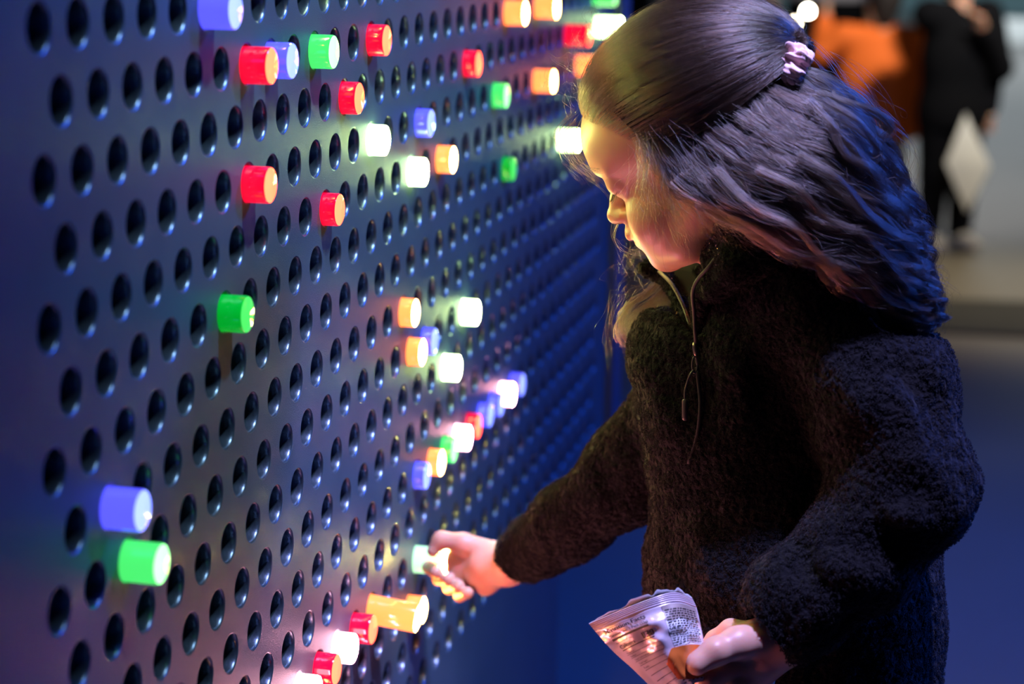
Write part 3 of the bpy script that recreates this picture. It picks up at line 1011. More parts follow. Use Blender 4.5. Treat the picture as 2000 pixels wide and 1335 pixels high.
for k2 in ft:
    gs = Grid(k2 + (-0.16, -0.06, -0.075), k2 + (0.07, 0.06, 0.04), 0.005)
    gs.ell(k2 + (-0.045, 0, -0.030), (0.095, 0.036, 0.034), k=0.01)
    gs.ell(k2 + (0.0, 0, -0.015), (0.045, 0.036, 0.04), k=0.02)
    gs.D = np.maximum(gs.D, (0.001 - gs.ax[2])[None, None, :])
    so = skin_from([gs], 'shoe', M_SHOE, girl, cam_space=False); to_girl(so)

# curly pile standing off the fleece
def pile(obj, n, seed, ln, name):
    me_ = obj.data; k = len(me_.vertices)
    c_ = np.empty(k * 3, np.float32); me_.vertices.foreach_get('co', c_); c_ = c_.reshape(-1, 3)
    n_ = np.empty(k * 3, np.float32); me_.vertices.foreach_get('normal', n_); n_ = n_.reshape(-1, 3)
    rg = np.random.RandomState(seed); i = np.repeat(rg.randint(0, k, n // 9), 9); n = len(i)
    N_ = n_[i]; o_ = rg.randn(n, 3); o_ -= N_ * (o_ * N_).sum(1)[:, None]
    base = c_[i] + o_ * 0.0009; N_ = N_ + o_ * 0.42; N_ /= np.linalg.norm(N_, axis=1)[:, None]      # nine fibres to a tuft
    cc = w2c(base); ok = (cc[:, 2] < 2.05)
    fac = (N_ @ (CAM - base.mean(0)) / np.linalg.norm(CAM - base.mean(0))) > -0.35
    base, N_ = base[ok & fac], N_[ok & fac]; n = len(base)
    T1 = np.cross(N_, rg.randn(n, 3)); T1 /= np.linalg.norm(T1, axis=1)[:, None]; T2 = np.cross(N_, T1)
    t = np.linspace(0, 1, 7)[None, :, None]; L_ = ln * rg.uniform(0.6, 1.3, (n, 1, 1)); a = t * 5.0 + rg.rand(n, 1, 1) * 6.28
    S = base[:, None] + N_[:, None] * (L_ * t * (1 - 0.35 * t)) + L_ * 0.24 * (np.cos(a) * T1[:, None] + np.sin(a) * T2[:, None])
    hcv = bpy.data.hair_curves.new(name); hcv.add_curves([7] * n)
    hcv.attributes['position'].data.foreach_set('vector', S.astype(np.float32).ravel())
    ra = hcv.attributes.get('radius') or hcv.attributes.new('radius', 'FLOAT', 'POINT')
    ra.data.foreach_set('value', np.tile(np.linspace(0.00019, 0.00012, 7), n).astype(np.float32))
    hcv.materials.append(M_PILE); o = bpy.data.objects.new(name, hcv); COL.objects.link(o); to_girl(o); tag(o, kind='stuff'); return o


M_PILE = pbr('fleece_pile_fibre', (0.0042, 0.0042, 0.0062), 0.6, spec=0.2)
pile(jacket, 210000, 3, 0.0027, 'fleece_pile')
pile(collar, 14000, 5, 0.0024, 'collar_pile')

# ------------------------------------------------------------------ hair
def hair_mat(name, melanin, redness, rough=0.28, tint=(1, 1, 1)):
    m = bpy.data.materials.new(name); m.use_nodes = True
    nt = m.node_tree; nt.nodes.clear()
    o = nt.nodes.new('ShaderNodeOutputMaterial')
    h = nt.nodes.new('ShaderNodeBsdfHairPrincipled')
    if isinstance(melanin, tuple):
        h.parametrization = 'COLOR'
        hi = nt.nodes.new('ShaderNodeHairInfo')
        cr = nt.nodes.new('ShaderNodeValToRGB')
        cr.color_ramp.elements[0].color = (*[c * 0.45 for c in melanin], 1)
        cr.color_ramp.elements[1].color = (*[min(1, c * 2.4) for c in melanin], 1)
        nt.links.new(hi.outputs['Random'], cr.inputs['Fac'])
        nt.links.new(cr.outputs['Color'], h.inputs['Color'])
    else:
        h.parametrization = 'MELANIN'
        h.inputs['Melanin'].default_value = melanin
        h.inputs['Melanin Redness'].default_value = redness
    h.inputs['Roughness'].default_value = rough
    h.inputs['Radial Roughness'].default_value = 0.4
    if not isinstance(melanin, tuple): h.inputs['Random Color'].default_value = 0.25
    h.inputs['Random Roughness'].default_value = 0.3
    nt.links.new(h.outputs[0], o.inputs['Surface'])
    return m


M_HAIR = hair_mat('brown_hair', (0.0165, 0.0095, 0.0062), 0.0, 0.24)
M_MASS = pbr('brown_hair_mass', (0.016, 0.010, 0.008), 0.9, spec=0.05)


def curves(name, S, r0, r1, mat, parent=None):
    """S (k,n,3) camera-frame strands -> a hair curves object"""
    S = np.asarray(S, np.float32); k, n = S.shape[:2]
    hcv = bpy.data.hair_curves.new(name)
    hcv.add_curves([n] * k)
    hcv.attributes['position'].data.foreach_set('vector', c2w(S.reshape(-1, 3)).astype(np.float32).ravel())
    ra = hcv.attributes.get('radius') or hcv.attributes.new('radius', 'FLOAT', 'POINT')
    t = np.linspace(0, 1, n); r = (r0 * (1 - t ** 2.5) + r1 * t ** 2.5)
    ra.data.foreach_set('value', np.tile(r, k).astype(np.float32))
    hcv.materials.append(mat)
    o = bpy.data.objects.new(name, hcv); COL.objects.link(o)
    if parent: to_girl(o)
    return o


rng = np.random.RandomState(11)
EC, ER = np.array([-10.0, 0, 37.0]), np.array([88.0, 70.5, 69.0])     # scalp ellipsoid, head mm


def head2cam(q):
    return HC + HS * 0.001 * (q @ HAX)


def hairline_f(u, l):
    return np.interp(u, [-60, -10, 18, 41, 52, 62, 75], [-34, -4, 16, 38, 58, 78, 95])


def low_u(f):
    return np.interp(f, [-110, -60, -32, 10, 30, 60], [44, 32, 20, 13, 23, 46])


TGT = np.array([-103.0, 6.0, 52.0])     # the scrunchie


def pulled(n, seed, lift, r_unit=24):
    rg = np.random.RandomState(seed); out = []
    d = rg.randn(n * 6, 3); d /= np.linalg.norm(d, axis=1)[:, None]
    p = EC + d * ER
    ok = (p[:, 0] < hairline_f(p[:, 2], p[:, 1])) & (p[:, 2] > low_u(p[:, 0])) & (p[:, 0] > -85)
    p = p[ok][:n]; d = d[ok][:n]
    dt = (TGT - EC) / ER; rt = np.linalg.norm(dt); dt = dt / rt
    t = np.linspace(0, 1, r_unit)[None, :, None]
    cosang = np.clip((d @ dt), -1, 1); om = np.arccos(cosang)[:, None, None]
    D_ = (np.sin((1 - t) * om) * d[:, None, :] + np.sin(t * om) * dt) / np.maximum(np.sin(om), 1e-3)
    # strands sag a little below the straight path, clump into locks
    lock = (vnoise(p, 9.0, seed + 1))[:, None, None]
    D_ = D_ + np.array([0, 0, -0.10]) * np.sin(np.pi * t) * (0.5 + 0.5 * lock) + np.array([0.0, 0.05, 0.0]) * np.sin(2 * np.pi * t) * lock
    D_ /= np.linalg.norm(D_, axis=2)[:, :, None]
    off = (rg.rand(len(p))[:, None, None] ** 1.4) * lift
    h = 1.0 + (1.5 + off * (np.sin(np.pi * np.clip(t * 1.15, 0, 1)) ** 0.6)) / 75.0 + 0.02 * lock * np.sin(np.pi * t)
    R_ = 1 + (rt - 1) * t ** 3
    q = EC + D_ * ER * h * R_
    # roots sit on the skin itself
    ks = np.linspace(1.05, 0.70, 50); k0 = np.full(len(p), 0.9)
    best = np.zeros(len(p), bool)
    for kk in ks:
        c_ = head2cam(EC + (p - EC) * kk); I_ = np.clip(np.round((c_ - g.lo) / g.res).astype(int), 0, g.n - 1)
        hit = (g.D[I_[:, 0], I_[:, 1], I_[:, 2]] < 0.0002) & ~best
        k0[hit] = kk; best |= hit
    tt = t[0, :, 0][None, :]; wgt = np.clip(1 - tt / 0.28, 0, 1) ** 2
    q = EC + (q - EC) * (1 + (k0[:, None] - 1.0 - 0.010) * wgt)[:, :, None]
    # fine waviness
    ph = rg.rand(len(p), 1, 3) * 6.28; am = rg.rand(len(p), 1, 1) * 0.9
    q = q + am * np.sin(t * 12 + ph) * np.sin(np.pi * t)
    q[:, -1] += rg.randn(len(p), 3) * 2.5
    q[:, -2] += rg.randn(len(p), 3) * 1.0
    return head2cam(q.reshape(-1, 3)).reshape(len(p), -1, 3)


top_hair = pulled(16000, 5, 9.0)
curves('pulled_back_hair', top_hair, 0.00011, 0.00009, M_HAIR, girl)
curves('crown_flyaways', pulled(600, 8, 13.0), 0.00008, 0.00005, M_HAIR, girl)

# guides for the loose hair: (px, py, depth)
GUIDES = [
 [(1262, 240, 1.562), (1320, 345, 1.545), (1390, 395, 1.535), (1470, 430, 1.525), (1550, 465, 1.520), (1630, 515, 1.520), (1700, 575, 1.530)],
 [(1298, 222, 1.553), (1380, 330, 1.535), (1450, 385, 1.520), (1540, 430, 1.512), (1630, 485, 1.512), (1712, 555, 1.522), (1785, 628, 1.548)],
 [(1348, 205, 1.545), (1440, 310, 1.525), (1520, 365, 1.508), (1610, 425, 1.505), (1690, 490, 1.508), (1760, 570, 1.525), (1812, 645, 1.550)],
 [(1400, 210, 1.536), (1500, 275, 1.515), (1580, 330, 1.505), (1655, 400, 1.505), (1725, 470, 1.515), (1785, 550, 1.535), (1824, 642, 1.560)],
 [(1440, 180, 1.534), (1550, 245, 1.515), (1630, 295, 1.510), (1695, 360, 1.518), (1745, 430, 1.530), (1784, 510, 1.550), (1815, 605, 1.570)],
 [(1500, 155, 1.542), (1600, 215, 1.530), (1665, 265, 1.530), (1715, 330, 1.540), (1750, 400, 1.550), (1772, 460, 1.565), (1785, 520, 1.575)],
 [(1540, 130, 1.556), (1630, 175, 1.555), (1690, 225, 1.560), (1728, 290, 1.570), (1750, 350, 1.580), (1765, 410, 1.590), (1775, 470, 1.600)],
]
GU = [spline([PX(*p) for p in g_], 48) for g_ in GUIDES]


def loose(nclump, per, seed, amp0, amp1, rad, depth_hi, lo=0.0, hi=6.0, tmin=0.75, frizz=0.0012, curl=1.0):
    rg = np.random.RandomState(seed); out = []
    for c in range(nclump):
        w = rg.uniform(lo, hi); i = min(int(w), 5); w -= i
        G_ = GU[i] * (1 - w) + GU[i + 1] * w
        tend = rg.uniform(tmin, 1.04); tst = rg.uniform(0, 0.22)
        ts = np.linspace(tst, min(tend, 1.0), 40)
        base = np.stack([np.interp(ts, np.linspace(0, 1, 48), G_[:, k]) for k in range(3)], 1)
        T = np.gradient(base, axis=0); Ls = np.linalg.norm(T, axis=1); T /= Ls[:, None]
        arc = np.cumsum(Ls)
        N = np.cross(T, [0, 0, 1.0]); N /= np.linalg.norm(N, axis=1)[:, None]; B = np.cross(T, N)
        base = base + np.array([0, 0, 1.0]) * rg.uniform(0, 1) ** 2 * depth_hi
        base += N * (vnoise(np.stack([arc + 10 * rg.rand(), np.full(40, 7.3 * c), np.zeros(40)], 1), 0.05, seed)[:, None]) * 0.008
        wl = rg.uniform(0.095, 0.130); ph = (w + i) * 2.6 + rg.randn() * 0.55 + 1.5 * vnoise(np.array([[w + i, seed * 0.31, 0.5]]), 0.7, 5)[0]
        s_ = arc / arc[-1]
        am = amp0 + (amp1 - amp0) * s_ ** 1.6
        wl_eff = wl * (1 - 0.45 * s_ ** 2)
        phase = 2 * np.pi * np.cumsum(Ls / wl_eff) * curl + ph
        hel = am[:, None] * (np.cos(phase)[:, None] * N + 0.5 * np.sin(phase)[:, None] * B)
        nst = int(per * rg.uniform(0.5, 1.6))
        a = rg.rand(nst) * 6.28; r = np.sqrt(rg.rand(nst)) * rad * rg.uniform(0.6, 1.4)
        widen = (1.25 - 0.75 * s_)[None, :, None]
        offs = (np.cos(a)[:, None, None] * N[None] * 1.6 + np.sin(a)[:, None, None] * B[None]) * r[:, None, None] * widen
        # strands lag a little in phase with the lock
        sh = rg.randn(nst)[:, None] * 0.14
        hel_s = am[None, :, None] * (np.cos(phase[None] + sh)[:, :, None] * N[None] + 0.5 * np.sin(phase[None] + sh)[:, :, None] * B[None])
        S = base[None] + hel_s + offs
        fz = np.stack([vnoise(np.stack([np.tile(arc, nst), np.repeat(np.arange(nst) * 3.7 + k * 11, 40) * 0.01, np.full(nst * 40, c * 0.013)], 1), 0.022, seed + k).reshape(nst, 40) for k in range(3)], 2)
        fl = (rg.rand(nst) < 0.07)[:, None, None] * 3.0 + 1.0
        S = S + fz * frizz * fl * s_[None, :, None] ** 0.5
        out.append(S)
    return np.concatenate(out)


A1 = loose(460, 80, 21, 0.0030, 0.0100, 0.0030, 0.050, tmin=0.82)
curves('loose_wavy_hair', A1, 0.00011, 0.00007, M_HAIR, girl)
A2 = loose(40, 55, 31, 0.004, 0.013, 0.0024, 0.02, 1.5, 6.0, 0.9, 0.0012, 1.2)
curves('ringlets', A2, 0.00011, 0.00007, M_HAIR, girl)
A3 = loose(240, 5, 41, 0.004, 0.012, 0.012, 0.05, 0.0, 6.0, 0.8, 0.006)
curves('flyaway_strands', A3, 0.00008, 0.00004, M_HAIR, girl)


def wisps(guides, per, seed, spread, frizz, r0=0.00009, name='wisps', n=26, tipspread=1.6):
    rg = np.random.RandomState(seed); out = []
    for gi, g_ in enumerate(guides):
        b = spline([PX(*p) for p in g_], n); s_ = np.linspace(0, 1, n)
        for k in range(per):
            o = rg.randn(3) * spread * np.array([1, 1, 1.0])
            o2 = rg.randn(3) * spread * tipspread
            fz = np.stack([vnoise(np.stack([s_ * 0.09, np.full(n, k * 0.37), np.full(n, gi * 0.51 + q * 0.77)], 1), 0.016, seed + q) for q in range(3)], 1)
            e = rg.uniform(0.7, 1.0)
            bb = np.stack([np.interp(s_ * e, s_, b[:, q]) for q in range(3)], 1)
            out.append(bb + o * (1 - s_[:, None]) + o2 * s_[:, None] + fz * frizz * s_[:, None] ** 0.7)
    return curves(name, np.array(out), r0, 0.00003, M_HAIR, girl)


FACE = [[(1255, 265, 1.560), (1275, 310, 1.553), (1285, 360, 1.552), (1300, 420, 1.556), (1325, 480, 1.562)],
        [(1262, 260, 1.558), (1285, 320, 1.550), (1298, 370, 1.549), (1330, 430, 1.552), (1350, 470, 1.555)],
        [(1275, 258, 1.555), (1300, 310, 1.548), (1330, 370, 1.545), (1370, 430, 1.545), (1400, 470, 1.545)],
        [(1290, 255, 1.553), (1330, 320, 1.545), (1370, 380, 1.540), (1400, 430, 1.540), (1430, 480, 1.545)],
        [(1250, 270, 1.562), (1262, 320, 1.556), (1255, 370, 1.556), (1275, 400, 1.556)],
        [(1310, 250, 1.550), (1370, 310, 1.538), (1420, 390, 1.530), (1440, 450, 1.532)],
        [(1295, 300, 1.548), (1320, 360, 1.545), (1350, 400, 1.542), (1410, 410, 1.536)]]
wisps(FACE, 40, 51, 0.0060, 0.0045, r0=0.00006, name='face_wisps', tipspread=2.6)
wisps(FACE[1:5], 34, 52, 0.0022, 0.0025, r0=0.00007, name='temple_lock', tipspread=1.2)
FRONT = [[(1130, 235, 1.665), (1105, 270, 1.672), (1125, 320, 1.672), (1165, 350, 1.668), (1195, 380, 1.664)],
         [(1120, 225, 1.665), (1092, 262, 1.672), (1110, 305, 1.672), (1150, 335, 1.668), (1190, 372, 1.664)],
         [(1140, 240, 1.660), (1120, 290, 1.668), (1150, 330, 1.664), (1180, 355, 1.660)]]
wisps(FRONT, 26, 61, 0.0030, 0.003, r0=0.00006, name='forehead_wisps')
FRZ = [[(1130 + 12 * i, 215 - 26 * i, 1.655 - 0.004 * i), (1112 + 12 * i, 185 - 26 * i, 1.655 - 0.004 * i), (1100 + 14 * i, 150 - 24 * i, 1.655 - 0.004 * i), (1112 + 18 * i, 118 - 20 * i, 1.655)] for i in range(6)]
wisps(FRZ, 9, 71, 0.007, 0.010, r0=0.00006, name='hairline_frizz')
LIP = [[(1205, 430, 1.66), (1198, 460, 1.66), (1215, 488, 1.655), (1253, 497, 1.645)]]
wisps(LIP, 6, 72, 0.0012, 0.002, name='stray_lip_strands')
# far-side lock hanging beyond the chin over her right shoulder
FARL = [[(1300, 540, 1.735), (1270, 570, 1.730), (1228, 598, 1.728), (1210, 645, 1.728), (1230, 675, 1.730), (1262, 668, 1.732)],
        [(1310, 545, 1.735), (1280, 585, 1.728), (1240, 615, 1.726), (1222, 655, 1.726), (1245, 670, 1.728)],
        [(1320, 560, 1.73), (1290, 600, 1.722), (1262, 640, 1.722), (1262, 668, 1.724)],
        [(1310, 555, 1.73), (1330, 590, 1.715), (1320, 620, 1.715), (1290, 640, 1.715)]]
wisps(FARL, 90, 81, 0.0022, 0.004, name='far_side_lock', n=32, tipspread=1.2)
FARZ = [[(1290, 500, 1.75), (1250, 500, 1.75), (1225, 530, 1.75), (1250, 570, 1.75)], [(1290, 480, 1.75), (1235, 490, 1.75), (1222, 520, 1.75), (1262, 545, 1.75)],
        [(1280, 560, 1.735), (1215, 570, 1.735), (1198, 640, 1.735), (1225, 700, 1.735)]]
wisps(FARZ, 14, 83, 0.006, 0.010, name='far_side_frizz')

CURLS = [[(1600, 180, 1.530), (1675, 205, 1.530), (1722, 225, 1.535), (1740, 252, 1.540), (1722, 272, 1.545), (1702, 262, 1.545)],
         [(1640, 230, 1.520), (1705, 275, 1.520), (1742, 312, 1.530), (1762, 345, 1.535), (1752, 372, 1.540), (1732, 366, 1.540)],
         [(1650, 260, 1.512), (1700, 330, 1.515), (1745, 390, 1.525), (1772, 435, 1.535), (1765, 468, 1.540), (1742, 470, 1.540)],
         [(1690, 390, 1.508), (1745, 445, 1.515), (1785, 500, 1.530), (1790, 535, 1.540), (1765, 550, 1.545), (1748, 532, 1.545)],
         [(1710, 470, 1.510), (1765, 530, 1.520), (1808, 565, 1.535), (1828, 605, 1.545), (1812, 645, 1.550), (1785, 640, 1.550), (1780, 615, 1.548)],
         [(1680, 510, 1.512), (1735, 560, 1.520), (1778, 590, 1.530), (1800, 622, 1.540), (1788, 650, 1.545), (1765, 645, 1.545)],
         [(1610, 195, 1.515), (1675, 235, 1.512), (1712, 285, 1.515), (1706, 318, 1.520), (1680, 322, 1.522), (1668, 300, 1.520)],
         [(1580, 200, 1.515), (1635, 255, 1.505), (1678, 300, 1.505), (1720, 345, 1.512), (1728, 385, 1.518)],
         [(1560, 300, 1.500), (1640, 350, 1.495), (1700, 420, 1.500), (1745, 455, 1.510), (1780, 470, 1.520), (1790, 495, 1.525)],
         [(1480, 330, 1.505), (1560, 370, 1.498), (1620, 430, 1.498), (1690, 460, 1.502), (1740, 515, 1.510), (1775, 560, 1.520), (1798, 570, 1.525)],
         [(1400, 330, 1.525), (1470, 400, 1.510), (1550, 440, 1.502), (1610, 500, 1.504), (1680, 530, 1.508), (1730, 580, 1.516), (1775, 600, 1.525)],
         [(1350, 330, 1.538), (1400, 400, 1.528), (1470, 440, 1.518), (1540, 490, 1.510), (1610, 505, 1.508), (1670, 560, 1.512), (1720, 590, 1.520)],
         [(1620, 240, 1.508), (1650, 300, 1.502), (1700, 330, 1.505), (1725, 380, 1.512), (1765, 410, 1.520), (1770, 450, 1.528)]]
wisps(CURLS, 95, 91, 0.0017, 0.0022, r0=0.0001, name='curled_locks', n=40, tipspread=1.3)
wisps(CURLS, 10, 92, 0.0060, 0.0060, r0=0.00006, name='curl_frizz', n=40, tipspread=1.6)

# dark mass under the strands
gm = Grid((0.05, -0.02, 1.44), (0.38, 0.26, 1.80), 0.003)
gx, gy, gz = np.meshgrid(*gm.ax, indexing='ij')
ii = [np.round((a_ - g.lo[i_]) / g.res).astype(np.int32) for i_, a_ in enumerate((gx, gy, gz))]
okk = (ii[0] >= 0) & (ii[1] >= 0) & (ii[2] >= 0) & (ii[0] < g.n[0]) & (ii[1] < g.n[1]) & (ii[2] < g.n[2])
gm.D[okk] = g.D[ii[0][okk], ii[1][okk], ii[2][okk]] - 0.002
# keep the cap on the skull, off the face and neck
gm.D = np.maximum(gm.D, ((H(0, 0, -30)[None, None, None, :] - np.stack([gx, gy, gz], -1)) @ HU).astype(np.float32))
del gx, gy, gz, ii, okk
gm.ell(HC + HS * 0.001 * (np.array([-40, 0, 8.0]) @ HAX), hm((62, 62, 60)), HAX, k=0.02)
for g_, rr in zip(GUIDES[:6], (0.008, 0.016, 0.022, 0.024, 0.020, 0.010)):
    pts = [PX(p[0], p[1], p[2] + 0.046) for p in g_[:-1]]
    gm.chain(pts, [rr] * 3 + [rr * 0.85, rr * 0.7, rr * 0.45], 0.014)
# keep the face free: cut along the hairline
gm.ell(H(76, 0, 2), hm((78, 110, 78)), HAX, k=0.004, op='cut')
gm.ell(H(40, 62, -40), hm((48, 60, 55)), HAX, k=0.004, op='cut')
gm.ell(H(40, -62, -40), hm((48, 60, 55)), HAX, k=0.004, op='cut')
mass = skin_from([gm], 'hair', M_MASS, girl, smooth=2); to_girl(mass)

# brows
def skin_f(l, u):
    """furthest-forward skin point at (l, u), head mm"""
    fs = np.arange(95, 40, -0.5); P_ = np.array([H(f_, l, u) for f_ in fs]); I_ = np.clip(np.round((P_ - g.lo) / g.res).astype(int), 0, g.n - 1)
    k_ = np.nonzero(g.D[I_[:, 0], I_[:, 1], I_[:, 2]] < 0)[0]
    return fs[k_[0]] if len(k_) else 60.0


rg = np.random.RandomState(5); bs = []
for s_ in (1, -1):
    for i in range(260):
        t = rg.rand(); l = (8 + 31 * t) * s_; u = 15.0 + 5.0 * t - 4.5 * t * t + rg.randn() * 1.2
        l2, u2 = l + 4.5 * s_ * rg.uniform(0.7, 1.2), u + (1.8 - 3.0 * t) * rg.uniform(0.5, 1.2)
        p0 = np.array([skin_f(l, u) + 0.2, l, u]); q = np.array([skin_f(l2, u2) + 0.7, l2, u2])
        bs.append([head2cam(p0), head2cam((p0 + q) / 2 + np.array([0.6, 0, 0])), head2cam(q)])
curves('eyebrows', bs[::2], 0.00007, 0.00003, hair_mat('brow_hair', 0.9, 0.2), girl)

# pink scrunchie: gathered ring of cloth
M_SCR = pbr('pink_scrunchie_cloth', (0.74, 0.46, 0.47), 0.85, sheen=0.2, bump=(300, 0.3, 0.0006))
sc0 = np.array(c2w(PX(1549, 127, 1.545)))
ax_ = (c2w(PX(1600, 160, 1.545)) - sc0); ax_ /= np.linalg.norm(ax_)
u_ = np.cross(ax_, [0, 0, 1.0]); u_ /= np.linalg.norm(u_); w_ = np.cross(ax_, u_)
nU, nV = 140, 30
V_ = []
for i in range(nU):
    a = 2 * math.pi * i / nU
    g1 = 1 + 0.16 * math.sin(9 * a + 0.6) + 0.08 * math.sin(17 * a + 1.9)
    for j in range(nV):
        b = 2 * math.pi * j / nV
        r_ = 0.0080 * g1 * (1 + 0.20 * math.sin(2 * b + 7 * a) + 0.12 * math.sin(5 * b - 11 * a + 1) + 0.10 * math.sin(23 * a + 3 * b))
        R0 = 0.0085 + 0.0012 * math.sin(5 * a)
        rad = R0 + r_ * math.cos(b)
        V_.append(sc0 + (math.cos(a) * u_ + math.sin(a) * w_) * rad + ax_ * r_ * 1.1 * math.sin(b) + ax_ * 0.0016 * math.sin(7 * a))
Q_ = [(i * nV + j, i * nV + (j + 1) % nV, ((i + 1) % nU) * nV + (j + 1) % nV, ((i + 1) % nU) * nV + j) for i in range(nU) for j in range(nV)]
scr = mesh_obj('scrunchie', V_, Q_, M_SCR, None); to_girl(scr); scr['label'] = 'pink gathered cloth scrunchie'

# ------------------------------------------------------------------ the snack bag in her left hand
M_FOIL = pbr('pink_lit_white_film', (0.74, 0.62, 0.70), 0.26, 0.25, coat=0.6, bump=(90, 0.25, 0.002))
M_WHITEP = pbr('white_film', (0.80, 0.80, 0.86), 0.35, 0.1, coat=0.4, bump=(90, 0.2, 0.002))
M_ORANGE = pbr('orange_print', (0.72, 0.17, 0.03), 0.35, coat=0.4)
M_INK = pbr('black_ink', (0.012, 0.010, 0.014), 0.5)
M_TAUPE = pbr('taupe_print', (0.34, 0.27, 0.25), 0.45)
bag = empty('snack_bag', tuple(c2w(PX(1270, 1260, 1.54))))
tag(bag, 'small pink and white foil snack bag with a nutrition label held in her left hand', 'snack bag')
BO = np.array(bag.location)


def to_bag(o, sub=None):
    o.parent = bag if sub is None else sub
    o.matrix_parent_inverse = Matrix.Translation(-Vector(BO))
    return o


NET = np.array([[(1150, 1217, 1.548), (1205, 1194, 1.534), (1266, 1170, 1.522), (1315, 1156, 1.528), (1352, 1167, 1.542)],
                [(1164, 1234, 1.547), (1214, 1212, 1.531), (1270, 1190, 1.520), (1322, 1178, 1.525), (1361, 1188, 1.541)],
                [(1198, 1272, 1.546), (1240, 1250, 1.527), (1285, 1232, 1.514), (1334, 1222, 1.521), (1370, 1228, 1.540)],
                [(1240, 1310, 1.546), (1272, 1292, 1.527), (1306, 1276, 1.516), (1346, 1266, 1.522), (1378, 1266, 1.540)],
                [(1305, 1375, 1.547), (1325, 1352, 1.530), (1345, 1338, 1.524), (1368, 1330, 1.528), (1392, 1330, 1.540)]], float)


def net_eval(u, v):
    """u across, v down, both 0..1 -> camera frame points"""
    u = np.atleast_1d(u); v = np.atleast_1d(v)
    def cr(A, t):
        n = len(A) - 1; x = np.clip(t, 0, 1) * n; i = np.minimum(x.astype(int), n - 1); f = (x - i)[:, None]
        B = np.concatenate([2 * A[:1] - A[1:2], A, 2 * A[-1:] - A[-2:-1]])
        return B, i, f
    out = np.zeros((len(u), 3))
    rows = []
    for r in range(5):
        B, i, f = cr(NET[r], u)
        p0, p1, p2, p3 = B[i], B[i + 1], B[i + 2], B[i + 3]
        rows.append(0.5 * ((2 * p1) + (-p0 + p2) * f + (2 * p0 - 5 * p1 + 4 * p2 - p3) * f ** 2 + (-p0 + 3 * p1 - 3 * p2 + p3) * f ** 3))
    rows = np.stack(rows)       # 5,n,3
    x = np.clip(v, 0, 1) * 4; i = np.minimum(x.astype(int), 3); f = (x - i)[:, None]
    ar = np.arange(len(u)); R_ = np.concatenate([2 * rows[:1] - rows[1:2], rows, 2 * rows[-1:] - rows[-2:-1]])
    p0, p1, p2, p3 = R_[i, ar], R_[i + 1, ar], R_[i + 2, ar], R_[i + 3, ar]
    q = 0.5 * ((2 * p1) + (-p0 + p2) * f + (2 * p0 - 5 * p1 + 4 * p2 - p3) * f ** 2 + (-p0 + 3 * p1 - 3 * p2 + p3) * f ** 3)
    crimp = np.where(v < 0.24, np.sin(v / 0.24 * 2 * np.pi * 5) * 0.0007, 0)
    wr = vnoise(np.stack([u * 0.1, v * 0.12, u * 0], 1), 0.012, 3) * 0.0022 * np.clip((v - 0.2) * 5, 0, 1)
    d = q[:, 2] - crimp + wr
    return np.stack([(q[:, 0] - 1000) / F_PX * d, -(q[:, 1] - 667.5) / F_PX * d, d], 1)


def sheet(name, u0, u1, v0, v1, nu, nv, mat, lift, sub=None, edge=None):
    uu, vv_ = np.meshgrid(np.linspace(u0, u1, nu), np.linspace(v0, v1, nv))
    uu, vv_ = uu.ravel(), vv_.ravel()
    if edge is not None: vv_ = edge(uu, vv_)
    P_ = net_eval(uu, vv_); P_[:, 2] -= lift
    P2 = P_.copy(); P2[:, 2] += 0.0002
    V = c2w(np.concatenate([P_, P2])); n = nu * nv; Q = []
    for j in range(nv - 1):
        for i in range(nu - 1):
            a = j * nu + i; Q.append((a, a + 1, a + nu + 1, a + nu)); Q.append((n + a, n + a + nu, n + a + nu + 1, n + a + 1))
    return to_bag(mesh_obj(name, V, Q, mat, None), sub)


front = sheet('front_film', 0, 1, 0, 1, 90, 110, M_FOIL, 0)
# back film: bulges behind, stands a little higher with a torn white edge
uu, vv_ = np.meshgrid(np.linspace(0, 1, 90), np.linspace(0, 1, 60)); uu, vv_ = uu.ravel(), vv_.ravel()
P_ = net_eval(uu, vv_); bulge = np.sin(np.pi * uu) ** 0.7 * (0.003 + 0.012 * np.clip(vv_ * 2, 0, 1) ** 0.8)
tear = (0.0030 + 0.0022 * vnoise(np.stack([uu, uu * 0, uu * 0], 1), 0.045, 9)) * (vv_ < 0.001) * np.sin(np.pi * uu) ** 0.4
P_[:, 2] += bulge + 0.0004; P_[:, 1] += tear
Q = [(j * 90 + i, (j + 1) * 90 + i, (j + 1) * 90 + i + 1, j * 90 + i + 1) for j in range(59) for i in range(89)]
to_bag(mesh_obj('back_film', c2w(P_), Q, M_WHITEP, None))
# printed areas: white ingredients panel, taupe band, orange picture, white lower part
white = sheet('ingredients_panel', 0.60, 0.985, 0.30, 0.80, 40, 40, M_WHITEP, 0.0003, edge=lambda u, v: v + 0.02 * np.sin(u * 14) * (v > 0.7))
sheet('taupe_print', 0.60, 0.985, 0.24, 0.40, 40, 20, M_TAUPE, 0.0006, edge=lambda u, v: np.where(v > 0.33, v + 0.06 * np.abs(((u * 6) % 1) - 0.5), v))
sheet('orange_print', 0.40, 0.985, 0.71, 0.93, 50, 24, M_ORANGE, 0.0012, edge=lambda u, v: np.where(v < 0.8, v + 0.14 * (1 - np.clip((u - 0.36) / 0.2, 0, 1)), v + 0.04 * np.sin((u - 0.4) * 5)))
sheet('lower_white_print', 0.36, 0.985, 0.935, 1.0, 40, 8, M_WHITEP, 0.0007)


